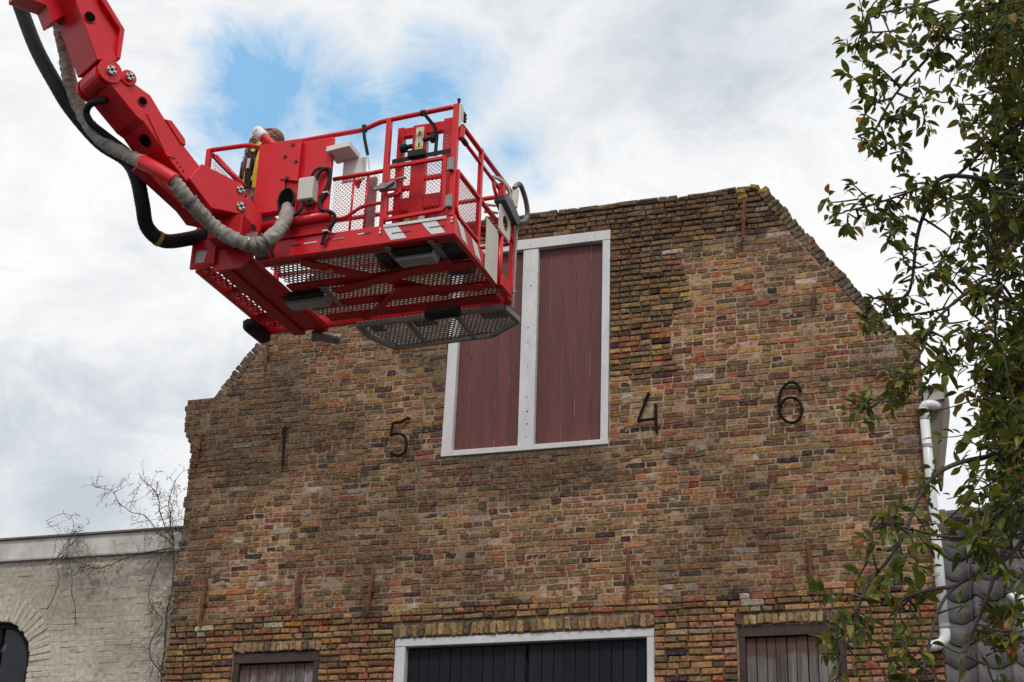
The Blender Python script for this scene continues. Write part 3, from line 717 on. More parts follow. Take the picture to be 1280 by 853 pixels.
# ---- posts and rails
def post(x, y, z0, z1, w=.045):
    t = MB(); t.span((x-w/2, y-w/2, z0), (x+w/2, y+w/2, z1)); return LB(t, 'post', 'red', LIFT, bevel=.006)
post(2.355, .022, .169, 1.225, .05); post(1.745, .022, .169, 1.185); post(.012, .022, .16, 1.19)
post(2.378, .55, .151, 1.09, .04); post(2.378, 1.38, .151, 1.12, .045); post(.02, 1.38, .131, 1.12, .045); post(1.2, 1.398, .121, 1.10, .04)
def rail(pts, r=.0215, k=6):
    t = MB(); t.tube(smoothpath(pts, k) if k else pts, r, 12); return LB(t, 'rail', 'red', LIFT, smooth=True)
rail([(.012, .022, 1.183), (.20, .022, 1.178), (.40, .022, 1.168), (.50, .022, 1.13), (.56, .022, 1.117), (.70, .022, 1.119), (1.20, .022, 1.128), (1.46, .022, 1.131), (1.54, .022, 1.143), (1.63, .022, 1.172), (1.745, .022, 1.186), (2.355, .022, 1.211)])
rail([(2.378, .10, 1.06), (2.378, 1.38, 1.075)], k=0); rail([(2.378, .07, .945), (2.378, 1.0, .95)], .017, k=0)
rail([(2.378, .05, .60), (2.378, 1.38, .62)], .022, k=0)
rail([(.012, .06, 1.17), (.012, 1.38, 1.13)], k=0); rail([(.02, 1.398, 1.10), (2.378, 1.398, 1.10)], k=0); rail([(.02, 1.398, .60), (2.378, 1.398, .60)], .018, k=0)
rail([(1.26, .022, .690), (1.722, .022, .697)], .019, k=0)                     # middle rail beside the gate
rail([(1.30, .022, .305), (1.40, .022, .308), (1.47, .022, .345), (1.54, .022, .382), (1.62, .022, .393), (1.72, .022, .394)], .015)
rail([(.08, .03, 1.12), (.40, .03, .77)], .018, k=0)                             # left brace
for x_ in (1.445, 1.575): rail([(x_, .03, .169), (x_+.005, .03, .69)], .010, k=0)
t = MB(); t.span((1.53, .10, .10), (1.62, .13, .70)); LB(t, 'mesh_upright', 'galv', LIFT)
t = MB(); t.cyl((2.378, .075, 1.02), (2.378, .075, .92), .035, n=12); t.span((2.36, .05, .99), (2.396, .10, 1.03)); LB(t, 'rail_clamp', 'red', LIFT, bevel=.004)
t = MB(); t.tube([(2.378, .10, .945), (2.378, .20, .945)], .024, 10); LB(t, 'rail_grip', 'black', LIFT)
# ---- wire mesh infill
fx = lambda y0: (lambda u, v, k: (u, y0+k, v))
def fy(x0): return lambda u, v, k: (x0+k, u, v)
def wire(t, name='mesh_panel'):
    return grating(name, t, 'reddark', LIFT, .0028)
wire(hexmesh(1.26, 1.725, .17, .69, .036, .018, .87, fx(.024)))
wire(hexmesh(.04, .25, .70, 1.10, .036, .018, .87, fx(.05), poly=lambda u, v: v < 1.12-(u-.03)*1.05))
wire(hexmesh(.05, .53, .215, .60, .036, .018, .87, fy(2.385)))
# framed lower side panel with a raked top
t = MB(); P_ = [(.045, .60), (.045, .25), (.10, .20), (.53, .20), (.53, .60)]
for i in range(5): t.bar((2.385, *P_[i]), (2.385, *P_[(i+1) % 5]), .022, .03, (1, 0, 0))
LB(t, 'mesh_frame', 'red', LIFT, bevel=.004)
# ---- front kick plate, reflective stripes, slots
t = MB(); t.span((1.77, -.012, .140), (2.325, -.002, .168)); LB(t, 'sill_strip', 'white', LIFT, bevel=.003)
for a, b, c, d in ((1.77, 1.90, 1.985, 1.845), (2.105, 2.235, 2.322, 2.20)):
    t = MB(); t.prism([(a, .138), (b, .138), (c, .020), (d, .020)], lambda u, v, q: (u, q, v), -.004, -.0015); LB(t, 'reflective_stripe', 'white', FL)
for x0, x1, z_, m in ((.93, 1.02, .10, 'slate'), (1.05, 1.17, .10, 'white'), (1.32, 1.42, .10, 'galv'), (1.54, 1.60, .115, 'white'), (1.60, 1.66, .115, 'slate'), (1.85, 2.02, .078, 'slate'), (2.18, 2.32, .082, 'slate')):
    t = MB(); t.span((x0, -.0055, z_-.005), (x1, -.0045, z_+.005)); LB(t, 'slot', m, FL)
for i, (a, b, c, d) in enumerate(((.04, .17, .28, .15), (.35, .48, .59, .46), (.66, .76, .86, .76))):
    t = MB(); t.prism([(a, .140), (b, .140), (c, .030), (d, .030)], lambda u, v, q: (q, u, v), 2.4015, 2.404); LB(t, 'reflective_stripe', 'white', FL)
for x_, z_ in ((1.745, .13), (1.745, .10), (2.375, .14), (2.375, .11), (.66, .13), (1.30, .13)):
    t = MB(); t.cyl((x_, -.012, z_), (x_, .0, z_), .011, n=8); LB(t, 'bolt', 'chrome', FL)
# ---- left front box with its window
t = MB()
t.span((-.01, -.03, .0), (.225, .0, .045)); t.span((-.01, -.03, .17), (.225, .0, .262)); t.span((-.01, -.03, .0455), (.022, .0, .1695)); t.span((.155, -.03, .0455), (.225, .0, .1695))
BX = LB(t, 'corner_box', 'red', LIFT, bevel=.004)
t = MB(); t.span((.0, -.012, .04), (.17, -.008, .18)); LB(t, 'box_window', 'white', BX)
t = MB(); t.prism([(.15, .0), (.255, .0), (.255, .26), (.19, .24)], lambda u, v, q: (u, q, v), -.075, -.034); LB(t, 'corner_gusset', 'red', BX, bevel=.004)
# ---- tall sheet cover on the front, panel with bolted patch, sleeve hole
t = MB(); t.span((.575, -.085, .40), (.86, .0, 1.085)); t.span((.975, -.045, .36), (1.262, .0, 1.072))
FP = LB(t, 'front_cover', 'red', LIFT, bevel=.008)
t = MB(); t.prism([(.8605, .395), (.9745, .360), (.9745, 1.074), (.8605, 1.082)], lambda u, v, q: (u, q, v), -.065, -.0)
LB(t, 'cover_web', 'red', LIFT, bevel=.004)
t = MB(); t.prism([(.815, .70), (.985, .655), (.985, 1.070), (.82, 1.074)], lambda u, v, q: (u, q, v), -.098, -.0865)
CP = LB(t, 'bolted_patch', 'red', FP, bevel=.003)
for x_, z_ in ((.91, 1.02), (.845, .915), (.955, .85), (.885, .70)):
    t = MB(); t.cyl((x_, -.112, z_), (x_, -.098, z_), .016, n=6); LB(t, 'bolt', 'slate', FP)
hole = [(.893+cos(a)*.075, .485+sin(a)*.115) for a in [2*pi*i/18 for i in range(18)]]
t = MB(); t.prism(hole, lambda u, v, q: (u, q, v), -.0915, -.0865); LB(t, 'sleeve_hole', 'void', FP)
t = MB(); t.tube([(u, -.092, v) for u, v in hole], .010, 6, closed=True); LB(t, 'hole_edging', 'black', FP)
t = MB(); t.prism([(.50, .18), (.58, .20), (.62, .39), (.56, .42), (.47, .40)], lambda u, v, q: (u, q, v), -.16, -.10); LB(t, 'cover_foot', 'red', LIFT, bevel=.005)
t = MB(); t.tube([(.62, -.03, .30), (1.30, -.03, .315)], .045, 12); LB(t, 'lower_tube', 'red', LIFT, smooth=True)
t = MB(); t.span((.64, -.02, .168), (1.29, .02, .30)); LB(t, 'lower_web', 'reddark', LIFT)
# ---- pale junction box with gland and cables, white angled reflector
t = MB(); t.span((1.025, -.15, .44), (1.165, -.046, .648)); JB = LB(t, 'junction_box', 'boxgrey', LIFT, bevel=.008)
for x_ in (1.06, 1.11, 1.14):
    t = MB(); t.cyl((x_, -.10, .44), (x_, -.10, .405), .014, n=8); LB(t, 'cable_gland', 'slate', JB)
def cable(pts, r=.013, parent=LIFT):
    t = MB(); t.tube(smoothpath(pts, 6), r, 8); return LB(t, 'cable', 'black', parent, smooth=True)
cable([(1.14, -.09, .60), (1.19, -.09, .72), (1.26, -.07, .74), (1.27, -.06, .66), (1.25, -.06, .54), (1.20, -.06, .44), (1.22, -.07, .36), (1.30, -.07, .33), (1.345, -.06, .29), (1.33, -.05, .22), (1.26, -.04, .14), (1.235, -.03, .05)], .016)
cable([(1.10, -.09, .66), (1.15, -.09, .74), (1.22, -.08, .745), (1.255, -.05, .68), (1.24, -.05, .58), (1.19, -.06, .48)], .012)
cable([(1.06, -.10, .41), (1.05, -.11, .36), (.98, -.10, .32), (.86, -.09, .30), (.80, -.08, .25)], .013)
cable([(.79, -.03, .26), (.765, -.02, .16), (.765, -.02, .08), (.775, -.01, .02)], .012)
for z_, x_ in ((.155, 1.275), (.33, 1.29), (.52, 1.245)):
    t = MB(); t.box((x_, -.055, z_), (.05, .045, .014)); LB(t, 'cable_tie', 'chrome', LIFT)
t = MB(); t.prism([(1.23, .895), (1.232, .945), (1.445, .965), (1.445, .915)], lambda u, v, q: (u, q, v), -.10, .12)
WL = LB(t, 'white_lamp_hood', 'white', LIFT, bevel=.004)
t = MB(); t.prism([(1.30, .69), (1.51, .70), (1.51, .915), (1.30, .90)], lambda u, v, q: (u, q, v), .10, .118); LB(t, 'hood_back_plate', 'white', WL, bevel=.003)
t = MB(); t.prism([(1.40, .69), (1.47, .70), (1.44, .63)], lambda u, v, q: (u, q, v), .10, .14); LB(t, 'hood_foot', 'reddark', WL)
# ---- straps
def strap(pts, wd, m='black', name='strap', upv=(0, 0, 1)):
    t = MB()
    for a, b in zip(pts, pts[1:]): t.bar(a, b, wd, .006, upv)
    return LB(t, name, m, LIFT)
strap([(1.515, -.004, 1.165), (1.53, .0, 1.04), (1.575, .0, .86)], .028, upv=(0, 1, 0)); t = MB(); t.tube([(1.515, .022, 1.115), (1.515, .022, 1.165)], .026, 10); LB(t, 'strap_loop', 'black', LIFT)
strap([(1.575, .0, .86), (1.60, .0, .72)], .012, 'chrome', 'strap_hook', (0, 1, 0))
# ---- gate in the front: tube frame with a notch, mesh, hinges, latch
GP = [(1.785, .700), (2.292, .705), (2.305, .222), (1.790, .205), (1.788, .424), (1.900, .435), (1.902, .560), (1.786, .563)]
t = MB()
for i in range(8): t.bar((GP[i][0], -.018, GP[i][1]), (GP[(i+1) % 8][0], -.018, GP[(i+1) % 8][1]), .03, .032, (0, 1, 0))
GATE = LB(t, 'gate', 'red', LIFT, bevel=.004)
grating('gate_mesh', hexmesh(1.79, 2.30, .215, .70, .036, .018, .86, fx(-.010), poly=lambda u, v: not (u < 1.90 and .43 < v < .565)), 'reddark', GATE, .0028)
for z0, z1 in ((.575, .69), (.235, .345)):
    t = MB(); t.span((2.318, -.036, z0), (2.372, -.006, z1)); t.cyl((2.345, -.036, z0), (2.345, -.036, z1), .010, n=8); LB(t, 'hinge', 'galv', GATE, bevel=.003)
t = MB(); t.span((1.735, -.075, .455), (1.885, -.035, .525)); t.prism([(1.70, .45), (1.80, .455), (1.88, .50), (1.88, .52), (1.78, .50), (1.70, .485)], lambda u, v, q: (u, q, v), -.10, -.076); t.cyl((1.88, -.06, .545), (1.97, -.06, .55), .014, n=8); LB(t, 'latch', 'galv', GATE, bevel=.005)
# ---- stowed carrier frame behind the gate with label, black clamps and straps
t = MB(); Yc = .13
for x0, x1, z0, z1 in ((1.775, 1.835, .20, 1.165), (1.915, 2.045, .20, 1.165), (2.195, 2.29, .20, 1.185)): t.span((x0, Yc, z0), (x1, Yc+.06, z1))
for z0, z1 in ((1.07, 1.155), (.36, .47)): t.span((1.8355, Yc+.004, z0), (1.9145, Yc+.056, z1)); t.span((2.0455, Yc+.004, z0), (2.1945, Yc+.056, z1+.012))
t.span((1.8355, Yc+.01, .56), (1.9145, Yc+.05, .60)); t.span((2.0455, Yc+.01, .63), (2.1945, Yc+.05, .665)); t.span((1.80, Yc+.075, .16), (2.30, Yc+.10, .52))
CF = LB(t, 'stowed_carrier', 'red', LIFT, bevel=.006)
t = MB(); t.span((1.948, Yc-.004, .895), (2.020, Yc-.001, 1.135)); LB2 = LB(t, 'warning_label', 'paper', CF)
t = MB()
for zc in (1.075, .965):
    t.prism([(1.955, zc-.026), (2.013, zc-.026), (1.984, zc+.034)], lambda u, v, q: (u, q, v), Yc-.008, Yc-.0045)
LB(t, 'warning_triangle', 'yellow', CF)
t = MB()
for zc in (1.075, .965):
    t.span((1.978, Yc-.011, zc-.012), (1.990, Yc-.0085, zc+.014)); t.span((1.978, Yc-.011, zc-.021), (1.990, Yc-.0085, zc-.015))
LB(t, 'warning_mark', 'iron', CF)
t = MB()
for x0, x1, zc in ((1.83, 1.935, .935), (2.03, 2.15, .985)):
    t = MB(); t.cyl((x0, Yc-.03, zc), (x1, Yc-.03, zc+.01), .020, n=10); t.cyl(((x0 if x0 < 1.9 else x1-.05), Yc-.03, zc), ((x0+.05 if x0 < 1.9 else x1), Yc-.03, zc), .040, n=12)
    LB(t, 'clamp_bar', 'black', CF, bevel=.004)
t = MB(); t.bar((1.76, Yc-.04, .815), (2.31, Yc-.04, .835), .006, .044, (0, 0, 1)); t.box((1.99, Yc-.055, .845), (.15, .05, .06)); LB(t, 'carrier_strap', 'black', CF, bevel=.004)
strap([(2.055, -.004, 1.195), (2.14, .06, 1.08), (2.16, .085, 1.0), (2.155, .085, .80)], .030, upv=(0, 1, 0))
t = MB(); t.tube([(2.03, .022, 1.197), (2.075, .022, 1.199)], .027, 10); LB(t, 'strap_loop', 'black', LIFT)
t = MB()
for z_ in (.87, .905, .94, .975, 1.01): t.cyl((2.235, Yc-.004, z_), (2.235, Yc, z_), .008, n=8)
LB(t, 'slot_row', 'galv', CF)
for a, b, m in (((2.06, .30, .20), (2.20, .50, .55), 'reddark'), ((1.86, .35, .20), (1.97, .5, .40), 'slate'), ((2.0, .6, .09), (2.25, .9, .32), 'slate')):
    t = MB(); t.span(a, b); LB(t, 'equipment_case', m, LIFT, bevel=.02)
for x_, m in ((1.90, 'tape'), (2.03, 'white')):
    t = MB(); t.span((x_, .10, .215), (x_+.05, .125, .27)); LB(t, 'small_tag', m, LIFT)
# ---- red and white spot lamp clamped to the front rail
t = MB(); t.cyl((.690, -.05, 1.075), (.60, -.06, 1.165), .036, .042, 14); SL_ = LB(t, 'spot_lamp', 'red', LIFT, bevel=.004)
t = MB(); t.tube([(.60, -.06, 1.165), (.585, -.061, 1.18), (.535, -.066, 1.228), (.515, -.068, 1.247), (.512, -.068, 1.25)], lambda q: .052 if q < .7 else .052-.03*(q-.7)/.3, 16); LB(t, 'lamp_head', 'white', SL_, smooth=True)
t = MB(); t.cyl((.545, -.115, 1.225), (.545, -.105, 1.22), .012, n=10); t.cyl((.72, -.03, 1.05), (.675, -.04, 1.09), .018, n=8); LB(t, 'lamp_socket', 'black', SL_)
# ---- top right mounting plate with knobs
t = MB(); t.prism([(.0, 1.17), (.0, 1.215), (.045, 1.225), (.075, 1.19), (.075, 1.09), (.02, 1.04), (.0, .99)], lambda u, v, q: (q, u, v), 2.384, 2.398)
MP = LB(t, 'mounting_plate', 'cream', LIFT, bevel=.003)
for y_, z_ in ((.10, 1.175), (.105, 1.145), (.10, 1.115)):
    t = MB(); t.cyl((2.39, .076, z_), (2.39, y_+.03, z_), .014, n=8); LB(t, 'plate_knob', 'black', MP)
t = MB(); t.cyl((2.38, .0, 1.226), (2.38, .0, 1.262), .012, .016, 8); LB(t, 'plate_knob', 'black', MP)
# ---- rear right console: cream plate with a hole, dark unit, tube handles, lower cream bracket
def ringplate(t, poly, cx, cy, r, fr, t0, t1, n=28):
    pts = []                                          # plate with a round hole: outer boundary sampled by angle
    for i in range(n):
        a = 2*pi*i/n; d = (cos(a), sin(a)); best = None
        for j in range(len(poly)):
            (x0, y0), (x1, y1) = poly[j], poly[(j+1) % len(poly)]
            ex, ey = x1-x0, y1-y0; den = d[0]*ey-d[1]*ex
            if abs(den) < 1e-9: continue
            q = ((x0-cx)*ey-(y0-cy)*ex)/den; s_ = ((x0-cx)*d[1]-(y0-cy)*d[0])/den
            if q > 0 and -1e-6 <= s_ <= 1+1e-6: best = q if best is None else min(best, q)
        pts.append((cx+d[0]*best, cy+d[1]*best, cx+d[0]*r, cy+d[1]*r))
    for i in range(n):
        a, b = pts[i], pts[(i+1) % n]
        t.prism([(a[2], a[3]), (a[0], a[1]), (b[0], b[1]), (b[2], b[3])], fr, t0, t1)
t = MB(); ringplate(t, [(.93, .50), (1.20, .51), (1.20, .78), (.93, .77)], 1.08, .635, .072, lambda u, v, q: (q, u, v), 2.412, 2.424)
CO = LB(t, 'console_plate', 'cream', LIFT)
t = MB(); ringplate(t, [(2.20, .66), (2.424, .93), (2.424, 1.19), (2.20, .93)], 2.33, .93, .03, lambda u, v, q: (u, v, q), .478, .490, 16); LB(t, 'console_shelf', 'reddark', CO)
t = MB(); t.prism([(.93, .782), (1.25, .70), (1.33, .74), (1.33, .80), (1.12, .885), (.93, .84)], lambda u, v, q: (q, u, v), 2.36, 2.47); LB(t, 'console_unit', 'slate', CO, bevel=.010)
t = MB(); t.tube(smoothpath([(2.44, 1.22, 1.055), (2.46, 1.25, 1.11), (2.47, 1.30, 1.125), (2.48, 1.40, 1.05), (2.48, 1.47, .95), (2.47, 1.47, .87), (2.45, 1.40, .81), (2.43, 1.32, .78)], 6), .023, 12); LB(t, 'console_handle', 'handle', CO, smooth=True)
t = MB(); t.prism([(1.20, .86), (1.24, .86), (1.27, 1.06), (1.22, 1.05)], lambda u, v, q: (q, u, v), 2.42, 2.47); LB(t, 'console_arm', 'cream', CO, bevel=.004)
t = MB(); t.tube(smoothpath([(2.36, .88, 1.00), (2.38, .96, 1.030), (2.40, 1.06, 1.03), (2.42, 1.14, .99), (2.42, 1.17, .94)], 6), .017, 10); LB(t, 'console_arch', 'cream', CO, smooth=True)
t = MB(); t.tube(smoothpath([(2.378, .86, .95), (2.385, .87, .88), (2.39, .92, .83), (2.39, 1.0, .81), (2.385, 1.05, .84)], 6), .016, 10); LB(t, 'console_loop', 'red', CO, smooth=True)
t = MB(); t.span((2.35, 1.04, .78), (2.41, 1.10, 1.03)); LB(t, 'console_mast', 'red', CO, bevel=.006)
t = MB(); t.prism([(.66, .485), (.95, .485), (.95, -.012), (.66, -.0)], lambda u, v, q: (q, u, v), 2.408, 2.411); LB(t, 'side_plate', 'cream', LIFT)
t = MB(); t.tube([(2.40, 1.02, .0), (2.40, 1.02, .48)], .028, 12); LB(t, 'side_tube', 'red', LIFT, smooth=True)
t = MB(); t.prism([(1.00, .0), (1.25, .0), (1.20, .12), (1.0, .10)], lambda u, v, q: (q, u, v), 2.404, 2.44); LB(t, 'side_bracket', 'red', LIFT, bevel=.005)
t = MB(); t.bar((1.95, .45, .36), (2.40, 1.05, .52), .03, .03); LB(t, 'inner_stay', 'galv', LIFT)
for y_, z_ in ((.80, .70), (.86, .66), (.90, .62)):
    t = MB(); t.cyl((2.30, y_, z_), (2.41, y_+.06, z_), .014, n=8); LB(t, 'hydraulic_coupling', 'chrome', LIFT)
t = MB(); t.tube([(2.44, 1.33, .76), (2.43, 1.335, .40), (2.42, 1.34, .0)], lambda q: .010 if q < .55 else .008, 8); t.tube([(2.425, 1.338, .12), (2.423, 1.339, .08)], .016, 8); t.tube([(2.42, 1.34, .0), (2.41, 1.35, -.06)], .018, 8); LB(t, 'guide_rod', 'galv', LIFT)

# ---- boom: side plates lie in a vertical plane turned 58 degrees from the cage front
PB = Vector((.5545, -.2525, .3995)); BU = Vector((.50358, .86395, 0)); BN = Vector((-.86395, .50358, 0))
fb = lambda u, v, q: tuple(PB+BU*u+Vector((0, 0, v))+BN*q)
def plate(name, poly, q0, q1, m='red', parent=LIFT, bev=.008):
    t = MB(); t.prism(poly, fb, q0, q1); return LB(t, name, m, parent, bevel=bev)
TH_ = .36
def circ(u, v, r, n=20): return [(u+cos(2*pi*i/n)*r, v+sin(2*pi*i/n)*r) for i in range(n)]
JIB = plate('jib', [(-1.283, .640), (-1.014, .443), (-.946, .419), (-.649, .15), (-.502, .035), (-.407, .223), (-.556, .338), (-.797, .55), (-.925, .686), (-1.091, .736), (-1.238, .81)], 0, TH_)
plate('jib_end_bracket', [(-.408, .235), (-.023, .197), (.022, .145), (.044, -.044), (-.02, -.091), (-.273, -.132), (-.506, .060)], -.030, TH_+.03)
plate('jib_cover', [(-.937, .50), (-.894, .545), (-.70, .385), (-.655, .20), (-.713, .191)], -.010, -.001, parent=JIB, bev=.004)
plate('jib_cover', [(-.771, .518), (-.713, .528), (-.575, .408), (-.562, .356), (-.601, .352)], -.012, .05, parent=JIB, bev=.004)
plate('jib_link', [(-.84, .235), (-.216, -.033), (-.314, -.180), (-.88, .10)], .14, .26, 'reddark', JIB)
UP = plate('boom', [(-2.95, 3.45), (-2.72, 3.53), (-1.565, 1.312), (-1.357, 1.046), (-1.246, .873), (-1.412, .806), (-1.676, 1.258)], 0, TH_, bev=.008)
plate('boom_top_plate', [(-2.72, 3.53), (-2.56, 3.60), (-1.453, 1.367), (-1.255, 1.18), (-1.242, .845), (-1.26, .88), (-1.357, 1.046), (-1.565, 1.312)], .05, TH_-.05, parent=UP, bev=.006)
plate('boom_flange', [(-2.55, 3.60), (-2.50, 3.62), (-1.43, 1.40), (-1.225, 1.185), (-1.222, .90), (-1.255, .90), (-1.265, 1.17), (-1.47, 1.37)], 0, TH_, parent=UP, bev=.005)
plate('cylinder_bracket', [(-2.063, 1.233), (-1.82, 1.25), (-1.745, 1.123), (-1.616, 1.279), (-1.698, 1.539), (-1.875, 1.769), (-2.13, 1.637)], .22, .40, 'red', UP)
for a, b in ((-.020, .0), (TH_+.001, TH_+.03)):
    plate('elbow_lug', circ(-1.298, .743, .105), a, b, 'red', UP, .004)
t = MB(); t.cyl(fb(-1.298, .743, .045), fb(-1.298, .743, .32), .105, n=20)
for q in (.09, .13, .17, .21, .25, .29): t.cyl(fb(-1.298, .743, q), fb(-1.298, .743, q+.016), .109, n=20)
LB(t, 'elbow_pin_sleeve', 'red', UP, bevel=.003)
plate('knuckle_lug', circ(-1.136, .754, .070), -.015, .05, 'red', JIB, .004)
for u, v, r_ in ((-1.298, .743, .047), (-1.136, .754, .042), (-.031, .133, .042), (-.013, -.02, .046)):
    t = MB(); t.cyl(fb(u, v, -.046), fb(u, v, -.0), r_*.85, n=16); PN = LB(t, 'pivot_bolt', 'chrome', LIFT, bevel=.004)
    t = MB(); t.cyl(fb(u, v, -.049), fb(u, v, -.0455), r_*.30, n=10)
    for a in (.6, 2.2, 3.7, 5.3): t.cyl(fb(u+cos(a)*r_*.7, v+sin(a)*r_*.55, -.049), fb(u+cos(a)*r_*.7, v+sin(a)*r_*.55, -.0455), r_*.2, n=6)
    LB(t, 'bolt_recess', 'iron', PN)
for u, v, r_, par in ((-1.535, 1.155, .05, UP), (-.985, .597, .042, JIB)):
    t = MB(); t.cyl(fb(u, v, -.004), fb(u, v, .02), r_, n=18); LB(t, 'access_hole', 'void', par)
    t = MB(); t.tube([fb(u+cos(2*pi*i/18)*r_, v+sin(2*pi*i/18)*r_, -.003) for i in range(18)], .006, 6, closed=True); LB(t, 'hole_rim', 'reddark', par)
nrm = (Vector(fb(-1.014, .443, 0))-Vector(fb(-.649, .15, 0))).cross(BN).normalized()
c0 = Vector(fb(-.86, .336, .12)); nrm = nrm if nrm.z < 0 else -nrm
t = MB(); t.cyl(c0+nrm*.012, c0-nrm*.01, .055, n=18); LB(t, 'access_hole', 'void', JIB)
t = MB()
for i in range(9):
    a = i/8; u, v = -.80+.25*a, .34-.22*a
    t.cyl(fb(u, v, -.006), fb(u, v, 0), .007, n=6)
LB(t, 'rivet_row', 'iron', JIB)
EAR = plate('cage_lug', [(.028, .064), (.067, .125), (.213, .011), (.229, -.135), (.177, -.222), (.046, -.224), (-.009, -.086)], -.005, .04, 'red')
plate('cage_lug', [(.028, .064), (.067, .125), (.213, .011), (.229, -.135), (.177, -.222), (.046, -.224), (-.009, -.086)], .30, .345, 'red')
t = MB(); t.cyl(fb(.14, -.152, -.009), fb(.14, -.152, .0), .03, n=14); LB(t, 'lug_hole', 'black', EAR)
t = MB(); t.span((.30, -.30, .10), (.62, -.09, .30)); LB(t, 'cage_pivot', 'reddark', LIFT, bevel=.015)
t = MB(); t.span((.36, -.26, .30), (.56, -.0, .55)); LB(t, 'cage_pivot', 'iron', LIFT, bevel=.015)
t = MB(); t.span((.62, -.24, .02), (.74, -.0, .14)); LB(t, 'pivot_valve', 'handle', LIFT, bevel=.01)
# ---- hoses
HA = [(-1.403, -1.363, 2.549), (-1.234, -1.258, 2.125), (-1.02, -1.201, 1.669), (-.795, -1.144, 1.295), (-.673, -1.041, 1.086), (-.463, -.884, .831), (-.254, -.778, .687), (-.165, -.725, .534), (-.146, -.624, .336), (-.173, -.475, .199), (-.104, -.323, .138), (-.007, -.12, .239), (.09, .083, .388)]
HA = [(-1.95, -1.62, 3.55), (-1.66, -1.50, 3.02)]+HA
pa = smoothpath(HA, 26)
t = MB(); t.tube(pa, lambda q: .062*(1+.010*sin(q*len(pa)*1.35)), 14); HO = LB(t, 'hose', 'hose', LIFT, smooth=True)
t = MB(); i0 = int(len(pa)*.835); t.tube(pa[i0:i0+5], .068, 14); LB(t, 'hose_band', 'tape', HO)
SLV = [(-.80, -1.33, 1.95), (-.74, -1.28, 1.75), (-.698, -1.241, 1.579), (-.643, -1.19, 1.324), (-.611, -1.089, 1.147), (-.494, -1.035, .925), (-.349, -.981, .756), (-.152, -.925, .633), (.033, -.919, .53)]
S2 = [(.286, -.891, .356), (.388, -.708, .21), (.46, -.506, .119), (.594, -.381, .03), (.758, -.296, -.011), (.883, -.242, .072), (.929, -.141, .257), (.893, -.03, .46), (.88, .02, .52)]
def sleeve(path, r0):
    t = MB(); p_ = smoothpath(path, 34); t.tube(p_, lambda q: r0*(1+.03*sin(q*41)+.02*sin(q*97+1)), 20, wob=.17, freq=17); return LB(t, 'hose_sleeve', 'sleeve', LIFT, smooth=True)
sleeve(SLV, .056); sleeve(S2, .060)
t = MB(); t.tube(smoothpath([(.0, -.92, .55), (.162, -.915, .444), (.32, -.885, .335)], 6), .062, 16); LB(t, 'hose_guard', 'red', LIFT, smooth=True)
t = MB(); t.tube(smoothpath([(-.20, -1.225, .985), (-.223, -1.227, .983), (-.341, -1.231, .972), (-.413, -1.183, .938), (-.396, -1.132, .866), (-.324, -1.03, .807), (-.18, -.87, .70)], 8), .030, 10); LB(t, 'hose', 'hose', LIFT, smooth=True)
for p_, r_ in ((S2, .074), ):
    q = smoothpath(p_, 14)
    for i in (12, 52, 58, 64):
        t = MB(); t.tube(q[i:i+2], r_, 16); LB(t, 'sleeve_tie', 'handle', LIFT)

# ================================================================ person in the cage
def l2w(p):
    a = radians(-1.763); o = ORG[LIFT.name]; return (o.x+p[0]*cos(a)-p[1]*sin(a), o.y+p[0]*sin(a)+p[1]*cos(a), o.z+p[2])
PX, PY = .285, .47
pb = l2w((PX, PY, .088))
PER = thing('person', pb, 'person with auburn hair and yellow harness straps standing in the red cage', 'person', rotz=radians(-1.763))
def skinned(name, nodes, links, m, parent, sub=2, roots=(0,)):
    me = bpy.data.meshes.new(name); me.from_pydata([n[0] for n in nodes], links, []); me.materials.append(MT[m])
    o = bpy.data.objects.new(name, me); COL.objects.link(o); o.parent = parent; ORG[o.name] = ORG[parent.name]
    s_ = o.modifiers.new('skin', 'SKIN'); s_.use_smooth_shade = True
    if not me.skin_vertices: me.attributes.new if False else None
    sv = me.skin_vertices[0].data
    for i, n in enumerate(nodes):
        r_ = n[1]; sv[i].radius = (r_, r_) if not isinstance(r_, tuple) else r_
    for i in roots: sv[i].use_root = True
    d = o.modifiers.new('smooth', 'SUBSURF'); d.levels = sub; d.render_levels = sub
    return o
# facing away from the camera (+y), head bent a little forward and left; local z from the cage floor
N_ = [((0, 0, .80), (.13, .10)), ((0, .0, .98), (.125, .095)), ((0, .03, 1.16), (.15, .10)), ((0, .05, 1.25), (.11, .08)), ((0, .06, 1.31), .048), ((.0, .085, 1.36), .052)]
L_ = [(0, 1), (1, 2), (2, 3), (3, 4), (4, 5)]
def chain(start, pts):
    p = start
    for c, r_ in pts: N_.append((c, r_)); L_.append((p, len(N_)-1)); p = len(N_)-1
    return p
for s_ in (-1, 1):
    chain(0, [((s_*.085, 0, .74), .085), ((s_*.10, .03, .44), .055), ((s_*.105, -.01, .24), .052), ((s_*.11, -.01, .08), .038), ((s_*.115, .08, .035), .035), ((s_*.12, .15, .025), .028)])
    h = chain(2, [((s_*.17, .04, 1.20), .06), ((s_*.215, .10, 1.04), .045), ((s_*.225, .17, .90), .040), ((s_*.20, .31, .965), .032), ((s_*.19, .37, .99), .026), ((s_*.185, .41, 1.0), .030)])
    for k in range(4):
        fx_ = s_*(.185)+(k-1.5)*.019
        chain(h, [((fx_, .445, 1.005-.003*abs(k-1)), .009), ((fx_, .475+.006*(k in (1, 2)), .99), .0085), ((fx_, .478+.004*(k in (1, 2)), .965), .008)])
    chain(h, [((s_*.150, .415, .985), .010), ((s_*.140, .440, .97), .009)])
BODY = skinned('body', N_, L_, 'skin', PER)
t = MB()                                                             # head with face, joined to the body object's neck
